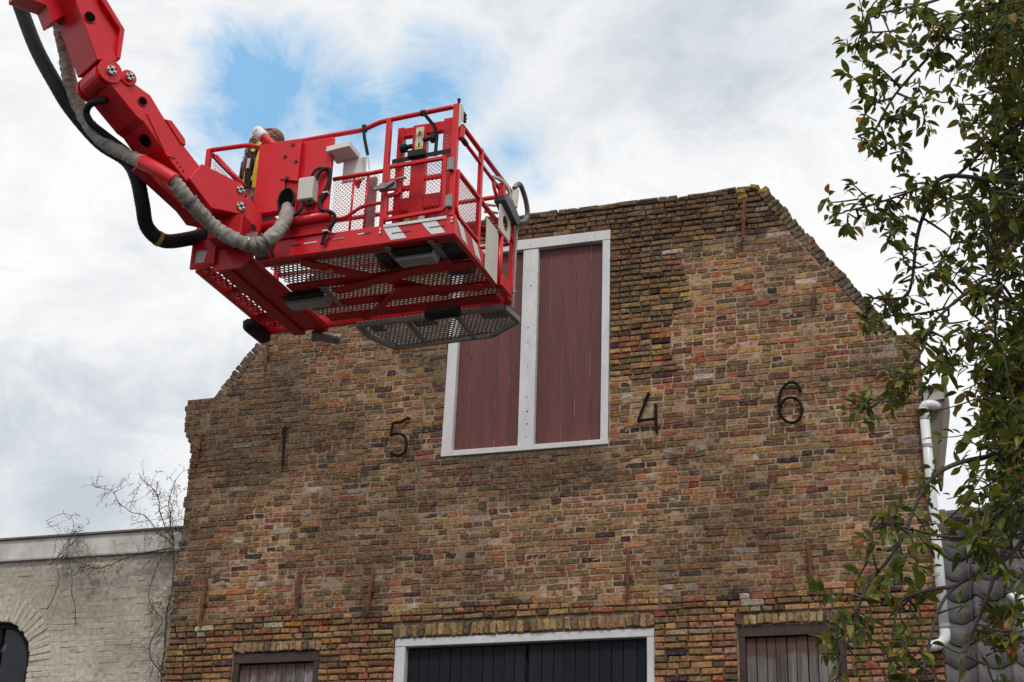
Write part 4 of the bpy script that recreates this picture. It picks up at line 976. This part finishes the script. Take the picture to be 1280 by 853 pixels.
def ell(t, c, r, nu=20, nv=14, f=None):
    vs = []; fs = []; c = Vector(c)
    for j in range(nv+1):
        for i in range(nu):
            th = pi*j/nv; ph = 2*pi*i/nu; d = Vector((sin(th)*cos(ph), sin(th)*sin(ph), cos(th)))
            k = f(d) if f else 1.0
            vs.append(c+Vector((d.x*r[0]*k, d.y*r[1]*k, d.z*r[2]*k)))
    for j in range(nv):
        for i in range(nu): fs.append((j*nu+i, j*nu+(i+1) % nu, (j+1)*nu+(i+1) % nu, (j+1)*nu+i))
    t.add(vs, fs)
def face(d):
    k = 1-.13*max(0, -d.z)**1.5
    if d.y > .5: k += .10*max(0, 1-abs(d.x)*5)*max(0, 1-abs(d.z+.12)*4)-.05*max(0, 1-abs(abs(d.x)-.35)*6)*max(0, 1-abs(d.z-.12)*6)+.03*max(0, 1-abs(d.x)*3)*max(0, 1-abs(d.z+.5)*8)
    return k
HC = (.0, .10, 1.44)
ell(t, HC, (.076, .096, .118), 24, 18, face)
for s_ in (-1, 1): ell(t, (s_*.078, .10, 1.435), (.012, .024, .032), 8, 6)
t.build('head', 'skin', PER, local=True, smooth=True)
t = MB()
for s_ in (-1, 1): ell(t, (s_*.030, .182, 1.455), (.013, .010, .009), 8, 6)
t.build('eye', 'white', PER, local=True, smooth=True)
# clothes follow the body
J_ = [((0, 0, .86), (.150, .115)), ((0, .0, .98), (.150, .115)), ((0, .03, 1.14), (.170, .118)), ((0, .05, 1.24), (.12, .092)), ((0, .06, 1.285), .062)]
JL = [(0, 1), (1, 2), (2, 3), (3, 4)]
for s_ in (-1, 1):
    p = 2
    for c, r_ in (((s_*.175, .04, 1.19), .075), ((s_*.222, .10, 1.03), .060), ((s_*.232, .17, .895), .055), ((s_*.205, .29, .955), .046)):
        J_.append((c, r_)); JL.append((p, len(J_)-1)); p = len(J_)-1
skinned('jacket', J_, JL, 'jacket', PER)
T_ = [((0, 0, .80), (.145, .115))]; TL = []
for s_ in (-1, 1):
    p = 0
    for c, r_ in (((s_*.085, 0, .72), .098), ((s_*.10, .03, .44), .072), ((s_*.105, -.01, .22), .068), ((s_*.11, -.01, .10), .062)):
        T_.append((c, r_)); TL.append((p, len(T_)-1)); p = len(T_)-1
skinned('trousers', T_, TL, 'jacket', PER)
t = MB()
for s_ in (-1, 1): t.tube(smoothpath([(s_*.11, -.06, .045), (s_*.112, .0, .05), (s_*.118, .10, .045), (s_*.12, .17, .035)], 4), lambda q: .05-.012*q, 12)
t.build('boot', 'black', PER, local=True, smooth=True)
# hair: long loose curls falling over the left shoulder and back
rh = random.Random(12); t = MB()
ell(t, (.0, .085, 1.455), (.088, .098, .118), 20, 14, lambda d: 1.0 if d.y < .35 or d.z > .3 else .8)
for i in range(260):
    a = rh.uniform(pi*.85, pi*2.15); rr_ = rh.uniform(.06, .09)
    p0 = Vector((cos(a)*rr_, .08+sin(a)*rr_, 1.46+rh.uniform(-.05, .07)))
    side = -1 if p0.x < .02 else 1
    Ln = rh.uniform(.28, .46) if side < 0 else rh.uniform(.15, .3); pts = []
    f1, f2 = rh.uniform(0, 6), rh.uniform(.8, 1.3)
    for k in range(15):
        q = k/14
        pts.append(p0+Vector((p0.x*.28*q-.022*q*(side < 0)+.016*sin(f1+q*17*f2), -.10*min(1, q*2.2)-.05*q+.016*cos(f1+q*15*f2), -Ln*q)))
    t.tube(pts, lambda q: .009*(1-.75*q), 5)
t.build('hair', 'hair', PER, local=True, smooth=True)
t = MB(); ell(t, (.035, .10, 1.462), (.098, .110, .112), 22, 14, lambda d: 1.0 if d.z > -.12 else .86); t.build('hat', 'hatfelt', PER, local=True, smooth=True)
def belt(pts, wd, m, name):
    t = MB()
    for a, b in zip(pts, pts[1:]): t.bar(a, b, wd, .010, (0, 1, 0))
    return t.build(name, m, PER, local=True)
belt([(-.035, -.17, 1.13), (-.04, -.17, 1.03)], .028, 'silver', 'harness_buckle')
belt([(-.03, -.15, 1.30), (-.035, -.16, 1.12), (-.04, -.155, .95), (-.04, -.14, .84)], .060, 'black', 'harness_strap')
belt([(.07, -.13, 1.33), (.02, -.165, 1.25), (-.015, -.168, 1.20)], .040, 'hivis', 'harness_strap')
belt([(.055, -.14, 1.22), (.045, -.16, 1.10), (.03, -.155, .98), (.03, -.14, .84)], .036, 'hivis', 'harness_strap')
belt([(-.10, -.06, 1.25), (-.085, -.10, 1.13), (-.075, -.13, .98), (-.09, -.13, .84)], .036, 'hivis', 'harness_strap')
belt([(-.165, -.06, .95), (-.05, -.13, .945), (.06, -.132, .945), (.165, -.06, .95)], .045, 'limevis', 'waist_belt')
# ---- bundle on the cage floor
jb = l2w((1.82, .52, .086))
JKT = thing('safety_jacket', jb, 'yellow-green high visibility bundle lying on the cage floor, glimpsed through its mesh', 'jacket', rotz=radians(14))
t = MB(); vs = []; n1, n2 = 18, 12
for j in range(n2):
    for i in range(n1):
        u, v = i/(n1-1), j/(n2-1); e = min(1, 6*u*(1-u))*min(1, 6*v*(1-v))
        vs.append(((u-.5)*.62, (v-.5)*.36, .004+e*(.09+.035*noise.noise(Vector((u*5, v*4, 2))))))
fs = [(j*n1+i, j*n1+i+1, (j+1)*n1+i+1, (j+1)*n1+i) for j in range(n2-1) for i in range(n1-1)]
bs = [(x, y, .003) for x, y, z_ in vs]; m_ = len(vs)
fs += [tuple(m_+q for q in reversed(f)) for f in fs]
t.add(vs+bs, fs); t.build('cloth', 'limevis', JKT, local=True, smooth=True)
t = MB(); t.span((-.02, -.15, -.001), (.05, .15, .0025)); t.build('reflective_band', 'silver', JKT, local=True)

# ================================================================ apple tree, right foreground
rl = random.Random(77)
BRS = [[(0.425, -8.569, 5.660), (0.079, -8.728, 5.559), (0.006, -8.803, 5.493), (-0.169, -8.791, 5.291), (-0.288, -8.813, 5.130), (-0.376, -8.840, 4.974)],
 [(0.439, -8.665, 5.795), (0.007, -8.865, 5.582), (-0.184, -9.019, 5.448), (-0.350, -9.185, 5.326)],
 [(0.428, -8.262, 5.368), (0.181, -8.381, 5.196), (0.039, -8.421, 5.071), (-0.103, -8.453, 4.922), (-0.297, -8.614, 4.786), (-0.512, -8.788, 4.660)],
 [(-0.088, -8.460, 4.935), (-0.211, -8.446, 4.798), (-0.272, -8.429, 4.651), (-0.315, -8.392, 4.456), (-0.371, -8.430, 4.412), (-0.478, -8.538, 4.390)],
 [(0.312, -7.822, 4.273), (0.120, -8.109, 4.453), (-0.069, -8.231, 4.483), (-0.203, -8.300, 4.385), (-0.403, -8.497, 4.313)],
 [(0.120, -8.109, 4.453), (0.002, -8.344, 4.489), (-0.211, -8.467, 4.268), (-0.269, -8.514, 4.120), (-0.370, -8.572, 3.984), (-0.495, -8.643, 3.866)],
 [(0.252, -8.471, 3.731), (0.041, -8.643, 3.633), (-0.162, -8.821, 3.531), (-0.263, -8.903, 3.449), (-0.321, -8.976, 3.339), (-0.404, -9.030, 3.152), (-0.511, -9.101, 2.995), (-0.571, -9.123, 2.853), (-0.618, -9.144, 2.686)],
 [(0.228, -8.606, 3.510), (0.045, -8.761, 3.351), (-0.056, -8.846, 3.287), (-0.168, -8.933, 3.218), (-0.311, -9.043, 3.215), (-0.437, -9.157, 3.219)],
 [(0.182, -8.657, 3.343), (-0.020, -8.908, 3.140), (-0.206, -8.988, 3.037), (-0.287, -9.061, 2.902), (-0.343, -9.119, 2.683)],
 [(0.169, -8.701, 3.484), (-0.019, -8.818, 3.189), (-0.107, -8.874, 3.004), (-0.171, -8.941, 2.850), (-0.237, -9.004, 2.648)],
 [(0.408, -8.035, 5.178), (0.202, -8.132, 4.954), (0.075, -8.100, 4.673), (0.011, -8.064, 4.353), (-0.037, -8.125, 3.967), (-0.096, -8.177, 3.813)],
 [(0.476, -8.199, 5.822), (0.227, -8.241, 5.541), (0.117, -8.203, 5.291), (0.043, -8.172, 5.034)],
 [(-0.206, -8.988, 3.037), (-0.327, -9.037, 3.002), (-0.409, -9.078, 2.940), (-0.447, -9.088, 2.746)]]
CLS = [(-0.30, -9.20, 5.31, 0), (-0.20, -9.13, 5.35, 0), (-0.12, -8.99, 5.45, 0), (-0.36, -9.21, 5.18, 0), (-0.37, -9.25, 5.19, 0), (-0.34, -8.89, 5.25, 0), (-0.32, -8.73, 5.29, 0), (-0.38, -8.78, 5.18, 0), (-0.36, -8.77, 5.04, 0), (-0.41, -8.90, 4.91, 0), (-0.34, -8.79, 4.91, 0), (-0.26, -8.85, 5.01, 0), (-0.19, -8.86, 5.11, 0), (-0.14, -8.90, 5.30, 0), (-0.07, -8.88, 5.38, 0), (-0.06, -8.65, 5.33, 0), (-0.04, -8.17, 5.46, 0), (0.03, -8.68, 5.42, 0), (0.12, -8.60, 5.58, 0), (0.18, -8.35, 5.60, 0), (0.07, -8.30, 5.45, 0), (0.12, -8.18, 5.35, 0), (-0.52, -8.72, 4.68, 0), (-0.44, -8.63, 4.78, 0), (-0.36, -8.57, 4.82, 0), (-0.39, -8.77, 4.55, 0), (-0.34, -8.60, 4.70, 0), (-0.29, -8.39, 4.73, 0), (-0.24, -8.55, 4.79, 0), (-0.17, -8.59, 4.84, 0), (-0.23, -8.41, 4.56, 0), (-0.28, -8.51, 4.48, 0), (-0.13, -8.29, 4.72, 0), (-0.17, -8.30, 4.57, 0), (-0.05, -8.40, 4.81, 0), (0.04, -8.46, 4.99, 0), (-0.38, -8.31, 4.45, 0), (-0.42, -8.49, 4.34, 0), (-0.48, -8.39, 4.34, 0), (-0.24, -8.24, 4.43, 0), (-0.21, -8.48, 4.20, 0), (-0.38, -8.60, 3.99, 0), (-0.33, -8.52, 3.98, 0), (-0.49, -8.66, 3.84, 0), (-0.44, -8.71, 3.85, 0), (-0.24, -8.55, 4.03, 0), (-0.17, -8.39, 4.12, 0), (-0.09, -8.51, 4.24, 0), (-0.02, -8.48, 4.39, 0), (0.02, -8.04, 4.25, 0), (-0.04, -8.21, 3.87, 0), (-0.06, -8.11, 4.05, 0), (0.04, -8.10, 4.11, 0), (-0.02, -8.72, 3.55, 0), (0.06, -7.98, 4.01, 0), (-0.47, -9.15, 3.12, 0), (-0.41, -9.17, 3.21, 0), (-0.33, -9.15, 3.20, 0), (-0.38, -8.98, 3.13, 0), (-0.45, -9.13, 3.03, 0), (-0.56, -9.15, 2.98, 0), (-0.56, -9.04, 2.93, 0), (-0.59, -9.18, 2.81, 0), (-0.62, -9.12, 2.75, 0), (-0.42, -8.96, 2.97, 0), (-0.09, -8.99, 3.26, 0), (-0.07, -9.07, 3.12, 0), (-0.36, -9.19, 2.75, 0), (-0.45, -9.01, 2.76, 0), (-0.07, -8.85, 2.95, 0), (-0.02, -8.96, 2.87, 0), (-0.14, -8.99, 2.78, 0), (0.22, -8.50, 5.38, 1), (0.22, -7.42, 4.54, 1), (0.20, -8.15, 4.14, 1), (0.32, -7.95, 5.39, 1), (0.28, -7.88, 5.10, 1), (0.07, -8.28, 3.91, 1), (0.02, -8.10, 4.92, 1), (0.04, -9.08, 3.33, 1), (0.14, -8.40, 5.83, 1), (0.10, -8.40, 4.97, 1), (0.05, -8.89, 3.35, 1), (0.07, -8.90, 5.46, 1), (0.03, -8.35, 4.22, 1), (0.07, -7.59, 5.05, 1), (0.26, -7.94, 5.89, 1), (0.29, -8.00, 5.04, 1), (0.19, -8.48, 5.22, 1), (0.08, -7.70, 5.19, 1), (0.09, -8.93, 3.64, 1), (0.14, -8.34, 5.28, 1), (0.29, -8.52, 5.22, 1), (0.35, -8.46, 5.73, 1), (0.05, -8.28, 3.52, 1), (0.20, -7.70, 4.54, 1), (-0.01, -8.27, 4.71, 1), (0.16, -8.04, 3.85, 1), (0.24, -7.79, 5.36, 1), (0.20, -7.89, 4.48, 1), (0.17, -8.11, 4.36, 1), (0.13, -8.98, 3.43, 1), (0.14, -8.42, 3.51, 1), (0.33, -8.81, 5.51, 1), (0.09, -9.00, 3.33, 1), (0.28, -8.07, 5.67, 1), (0.20, -7.97, 4.19, 1), (0.33, -8.97, 5.50, 1), (0.01, -8.28, 3.78, 1), (0.19, -7.62, 4.23, 1), (0.03, -8.37, 3.74, 1), (0.30, -7.77, 5.38, 1), (0.15, -8.40, 4.68, 1), (0.27, -8.57, 5.72, 1), (0.10, -8.81, 3.61, 1), (0.25, -7.99, 5.17, 1), (0.35, -8.33, 5.94, 1), (0.24, -8.61, 5.55, 1), (0.08, -8.21, 4.00, 1), (0.25, -8.33, 4.67, 1), (0.29, -7.84, 5.98, 1), (0.13, -7.68, 4.94, 1), (0.02, -7.65, 4.25, 1), (0.19, -7.86, 5.74, 1), (0.23, -8.27, 4.86, 1), (0.03, -8.85, 3.58, 1), (0.10, -7.97, 4.85, 1), (0.11, -8.90, 3.50, 1), (0.20, -8.25, 5.17, 1), (0.11, -8.33, 4.12, 1), (0.29, -8.35, 5.28, 1), (0.21, -7.56, 4.29, 1), (0.15, -8.03, 4.34, 1), (0.08, -8.11, 3.75, 1), (0.29, -7.95, 5.35, 1), (0.12, -8.31, 4.38, 1), (0.10, -7.85, 4.18, 1), (0.07, -8.92, 5.25, 1), (0.05, -7.63, 4.17, 1), (0.19, -8.15, 5.07, 1), (0.02, -8.04, 4.49, 1), (0.02, -8.38, 3.61, 1), (0.11, -8.47, 5.02, 1), (0.38, -8.27, 5.95, 1), (0.16, -8.07, 4.02, 1), (0.26, -8.14, 5.66, 1), (0.24, -7.81, 4.69, 1), (-0.01, -8.55, 3.48, 1), (0.18, -7.76, 4.46, 1), (0.07, -8.15, 3.92, 1), (0.20, -7.70, 5.21, 1), (0.07, -8.18, 4.22, 1), (0.23, -7.81, 5.38, 1), (0.07, -8.58, 3.62, 1), (0.07, -8.09, 3.98, 1), (0.15, -8.67, 5.73, 1), (0.15, -7.96, 4.33, 1), (0.09, -8.91, 3.40, 1), (0.38, -8.10, 5.93, 1), (0.10, -8.64, 3.55, 1), (0.15, -8.76, 5.46, 1), (0.14, -8.34, 3.63, 1), (0.14, -8.34, 5.58, 1), (0.01, -8.38, 3.58, 1), (0.15, -7.46, 4.57, 1), (0.21, -8.54, 5.13, 1), (0.04, -8.78, 5.45, 1), (0.14, -7.89, 5.97, 1), (0.33, -7.79, 5.54, 1), (0.17, -7.18, 4.67, 1), (0.13, -8.17, 3.92, 1), (0.19, -7.61, 4.58, 1), (0.08, -7.46, 5.16, 1), (0.06, -8.07, 4.90, 1), (0.02, -7.85, 4.06, 1), (0.22, -7.83, 4.51, 1), (0.17, -8.23, 5.05, 1), (-0.04, -7.32, 4.26, 1), (0.17, -7.66, 6.03, 1), (0.03, -7.68, 4.25, 1), (0.23, -8.04, 4.92, 1), (0.24, -7.22, 4.40, 1), (0.17, -8.28, 3.79, 1), (0.16, -8.14, 4.00, 1), (0.31, -7.59, 6.18, 1), (0.26, -7.65, 5.58, 1), (0.02, -7.87, 4.72, 1), (0.33, -7.84, 5.60, 1), (0.32, -7.83, 5.46, 1), (0.32, -7.43, 5.61, 1), (0.17, -8.04, 3.94, 1), (0.15, -7.63, 4.56, 1), (0.02, -8.66, 3.53, 1), (0.12, -7.60, 4.54, 1), (0.08, -8.00, 4.66, 1), (0.35, -7.92, 6.06, 1), (0.02, -7.26, 4.74, 1), (0.09, -8.20, 4.03, 1), (0.12, -7.63, 4.21, 1), (0.31, -8.73, 5.64, 1), (0.08, -7.91, 5.00, 1), (0.14, -7.92, 3.99, 1), (0.18, -7.94, 5.44, 1), (0.26, -7.97, 6.15, 1), (0.20, -7.71, 4.39, 1), (0.21, -7.47, 4.65, 1), (0.09, -8.22, 4.94, 1), (0.17, -8.38, 3.83, 1), (0.09, -7.59, 4.44, 1), (0.04, -7.63, 4.22, 1), (0.22, -8.27, 5.35, 1), (0.18, -7.52, 5.79, 1), (-0.01, -8.53, 3.33, 1), (-0.29, -8.75, 3.27, 1), (0.01, -9.02, 2.86, 1), (-0.14, -9.07, 3.06, 1), (0.02, -8.59, 3.24, 1)]
TRB = Vector((BRS[0][0][0]+.55, BRS[0][0][1]+.25, 0))
TREE = thing('apple_tree', TRB, 'apple tree with green and browning leaves in the right foreground', 'tree')
def tp(z): return Vector((TRB.x+.10*sin(z*.9), TRB.y+.08*cos(z*.7), z))
t = MB(); t.tube([tp(z*.4) for z in range(0, 22)], lambda q: .17*(1-.72*q)+.05*(1-q)**8, 14, wob=.10, freq=3); t.build('trunk', 'bark', TREE, smooth=True)
bt = []; t = MB(); tb = MB(); dens = []
for b in BRS:
    p = [Vector(q) for q in b]
    root = None
    if b[0] not in [q for c in BRS for q in c[1:]]:
        zz = min(8.2, max(1.2, p[0].z-.55)); root = tp(zz); p = [root, root.lerp(p[0], .5)+Vector((0, 0, .10))]+p
    L_tot = sum((a-c).length for a, c in zip(p, p[1:]))
    s_ = smoothpath(p, 7)
    s_ = [q+Vector((noise.noise(q*3), noise.noise(q*3+Vector((9, 0, 0))), noise.noise(q*3+Vector((0, 9, 0)))))*.022 for q in s_]
    r0_ = .016 if root else .009
    if p[-1].z < 6.2: r0_ *= .62
    t.tube(s_, lambda q: r0_*(1-.82*q)+.0022, 7); dens += s_[6:] if root else s_
    dens.append(s_[-1])
t.build('limb', 'bark', TREE, smooth=True)
LC = [((.062, .088, .013), 16), ((.085, .108, .015), 14), ((.120, .140, .022), 10), ((.045, .068, .015), 10), ((.160, .135, .018), 8), ((.165, .115, .017), 3), ((.190, .100, .017), 1.3), ((.24, .085, .02), .4), ((.100, .068, .018), 2), ((.105, .130, .040), 5)]
def leafmesh(L, wd, curl, fold, rr):
    vs = []; fs = []; n = 5
    for i in range(n+1):
        q = i/n; hw = wd*L*(sin(pi*min(1, q*.94+.03))**.8)*(1-.25*q)
        if i == 0: hw = L*.015
        if i == n: hw = L*.01
        zc = -curl*L*q*q; x = L*q*(1-.12*curl*q)
        vs += [(x, -hw, zc+fold*hw), (x, 0, zc), (x, hw, zc+fold*hw)]
    for i in range(n):
        a = i*3; fs += [(a, a+1, a+4, a+3), (a+1, a+2, a+5, a+4)]
    return vs, fs
VAR = [leafmesh(1.0, rl.uniform(.20, .31), rl.uniform(-.05, .8), rl.uniform(.1, .8), rl) for _ in range(8)]
leaves = []                                           # (matrix, variant, colour)
tw = MB()
def add_leaf(p, d, L):
    d = d.normalized(); upv = Vector((rl.gauss(0, .6), rl.gauss(0, .6), 1)).normalized()
    y = upv.cross(d)
    if y.length < .1: y = Vector((1, 0, 0)).cross(d)
    y.normalize(); z_ = d.cross(y)
    m = Matrix(((d.x*L, y.x*L, z_.x*L, p.x), (d.y*L, y.y*L, z_.y*L, p.y), (d.z*L, y.z*L, z_.z*L, p.z), (0, 0, 0, 1)))
    c = rl.choices([q for q, _ in LC], [k for _, k in LC])[0]; k = rl.uniform(.95, 1.9)
    leaves.append((m, rl.randrange(8), tuple(a*k for a in c)))
def nearest(p): return min(dens, key=lambda q: (q-p).length_squared)
def sprig(base, tip, n, L=.052, spread=1.0):
    mid = (base+tip)/2+Vector((rl.gauss(0, .02), rl.gauss(0, .02), rl.gauss(0, .02)))
    path = smoothpath([base, mid, tip], 3); tw.tube(path, lambda q: .0042*(1-.6*q), 5)
    d0 = (tip-base).normalized()
    for i in range(n):
        q = path[min(len(path)-1, int((.25+.75*rl.random())*(len(path)-1)+.5))]
        d = d0*.5+Vector((rl.gauss(0, .6), rl.gauss(0, .6), rl.gauss(-.15, .6)))*spread
        st_ = d.normalized()*rl.uniform(.006, .02)
        add_leaf(q+st_+Vector((rl.gauss(0, .006), rl.gauss(0, .006), rl.gauss(0, .006))), d, L*rl.uniform(.5, 1.35))
for x_, y_, z_, dn_ in CLS:
    c = Vector((x_, y_, z_)); b = nearest(c)
    if (c-b).length > .03: tw.tube(smoothpath([b, (b+c)/2+Vector((rl.gauss(0, .03), rl.gauss(0, .03), -.02)), c], 4), lambda q: .006-.003*q, 5)
    for k in range((4 if z_ > 6.2 else 3) if not dn_ else 5):
        off = Vector((rl.gauss(0, 1), rl.gauss(0, 1), rl.gauss(0, .9)))*(.060 if not dn_ else .12)
        s0 = c+off*.25; sprig(s0, c+off+Vector((0, 0, rl.uniform(-.02, .03))), rl.randint(8, 13))
for i in range(0, len(dens), 5):                       # sparse leaves straight on the branches
    if rl.random() < .38:
        d = Vector((rl.gauss(0, 1), rl.gauss(0, 1), rl.gauss(.1, .8))).normalized(); sprig(dens[i], dens[i]+d*rl.uniform(.05, .11), rl.randint(3, 6))
# crown beyond the frame, so the tree carries on to the right
for i in range(240):
    z_ = rl.uniform(3.2, 8.4); a = rl.uniform(0, 2*pi); rad = rl.uniform(.3, 1.7)
    c = tp(min(8.2, z_))+Vector((cos(a)*rad, sin(a)*rad*.8, 0))
    x0, y0, d0 = in_view(c)
    if x0 < 1290 or c.y < -12: continue
    b0 = tp(max(1, z_-rad*.45)); tw.tube(smoothpath([b0, b0.lerp(c, .5)+Vector((0, 0, .06)), c], 3), lambda q: .014-.010*q, 5)
    for k in range(6): sprig(c+Vector((rl.gauss(0, .08), rl.gauss(0, .08), rl.gauss(0, .08))), c+Vector((rl.gauss(0, .16), rl.gauss(0, .16), rl.gauss(0, .16))), 7)
tag(tw.build('twig', 'bark', TREE, smooth=True), kind='stuff')
sc = []
for i, (m, k, c) in enumerate(leaves):
    x_, y_, d_ = in_view(m.translation); ok = 4 < x_ < 1276 and 4 < y_ < 849
    s_ = m.to_scale().x
    sc.append((-(s_/d_) if ok and (x_ < 1180 or y_ > 600) else 1, i))
sc.sort(); single = set(i for s_, i in sc[:300] if s_ < 0)
rest = MB(); shared = {}; og = ORG[TREE.name]
def leaf_data(k, c):
    best = min(range(len(LC)), key=lambda q: sum((a-b)**2 for a, b in zip(LC[q][0], c)))
    if (k, best) not in shared:
        b = MB(); b.add(VAR[k][0], VAR[k][1], tuple(q*1.35 for q in LC[best][0])); o = b.build('leaf', 'leaf', TREE, local=True, smooth=True); shared[k, best] = o.data; return o
    o = bpy.data.objects.new('leaf', shared[k, best]); COL.objects.link(o); o.parent = TREE; return o
for i, (m, k, c) in enumerate(leaves):
    if i in single:
        o = leaf_data(k, c); q = m.copy(); q.translation = m.translation-og; o.matrix_local = q
    else: rest.add([m @ Vector(p) for p in VAR[k][0]], VAR[k][1], c)
tag(rest.build('foliage', 'leaf', TREE, smooth=True), kind='stuff')
print('leaves', len(leaves), 'bricks', len(bricks), 'white bricks', len(wl))

# ================================================================ bare climber on the white wall
VN = thing('climbing_plant', (-8.80, .05, 0), 'bare leafless climber sprawling over the white cornice against the brown gable', 'climbing plant')
rv = random.Random(9); t = MB(); tb = MB()
YV = .045
def vine(pts, r=.007):
    s_ = smoothpath(pts, 7); s_ = [q+Vector((noise.noise(q*5)*.03, noise.noise(q*5+Vector((4, 0, 0)))*.012, noise.noise(q*5+Vector((0, 4, 0)))*.03)) for q in s_]
    t.tube(s_, lambda q: r*(1-.7*q)+.0012, 5); return s_
def twigs(s_, n, Lm, droop=0.0, dep_=1):
    for _ in range(n):
        b = rv.choice(s_[2:]); a = rv.uniform(0, 2*pi); L = Lm*rv.uniform(.4, 1.2); pts = [b]; d = Vector((cos(a), rv.uniform(-.5, .1)*.6, sin(a)))
        for k in range(5):
            d = (d+Vector((rv.gauss(0, .35), rv.gauss(0, .12), rv.gauss(-droop*.1, .35)))).normalized(); q = pts[-1]+d*L/5
            q.y = min(q.y, YV+.02 if q.z < 6.4 else .3); pts.append(q)
        s2 = smoothpath(pts, 2); t.tube(s2, lambda q: .0026*(1-.6*q), 4)
        for q in s2[2::2]:
            if rv.random() < .6:
                c = q+Vector((rv.gauss(0, .012), rv.gauss(0, .008), rv.gauss(0, .012))); e = rv.uniform(.006, .014)
                tb.add([c+Vector((-e, 0, 0)), c+Vector((0, -e*.5, -e*.6)), c+Vector((e, 0, .2*e)), c+Vector((0, e*.4, e*.7))], [(0, 1, 2), (0, 2, 3), (0, 3, 1), (1, 3, 2)])
        if dep_: twigs(s2, 2, L*.6, droop, 0)
main = [vine([(-8.71, .03, 3.8), (-8.70, .02, 4.6), (-8.715, .02, 5.2), (-8.70, .0, 5.8), (-8.74, .0, 6.2), (-8.78, -.05, 6.5)], .012),
 vine([(-8.71, .04, 4.85), (-8.85, .05, 5.0), (-8.90, .05, 5.2), (-8.78, .05, 5.42), (-8.92, .05, 5.55), (-9.0, .05, 5.8), (-8.90, .05, 6.1), (-8.85, .0, 6.4)], .006),
 vine([(-8.76, .0, 6.25), (-9.0, -.02, 6.45), (-9.2, .0, 6.62), (-9.45, .0, 6.72), (-9.6, .0, 6.9), (-9.85, .02, 6.98)], .005),
 vine([(-8.76, .0, 6.3), (-8.9, -.05, 6.55), (-9.0, .0, 6.8), (-9.15, .0, 6.95), (-9.3, .0, 7.1)], .006),
 vine([(-8.75, .0, 6.3), (-8.80, -.05, 6.6), (-8.85, .0, 6.85), (-8.80, .0, 7.0)], .005),
 vine([(-8.76, .0, 6.2), (-9.2, .02, 6.15), (-9.6, .03, 6.05), (-9.9, .04, 6.1), (-10.2, .03, 6.25)], .006),
 vine([(-10.25, .03, 5.6), (-10.15, .04, 5.9), (-10.22, .03, 6.15), (-10.05, .0, 6.42), (-10.0, .0, 6.48)], .0035),
 vine([(-9.85, .04, 5.4), (-9.95, .04, 5.75), (-10.0, .04, 6.0), (-10.1, .02, 6.3), (-10.05, .0, 6.55), (-10.2, .0, 6.68), (-10.42, .0, 6.62)], .0035),
 vine([(-10.3, .04, 6.1), (-10.1, .03, 6.3), (-9.85, .0, 6.45)], .005)]
for s_, n in zip(main, (70, 26, 14, 20, 16, 40, 5, 5, 5)): twigs(s_, n, .28)
tag(t.build('stem', 'vine', VN, smooth=True), kind='stuff'); tag(tb.build('dry_leaf', 'bud', VN), kind='stuff')
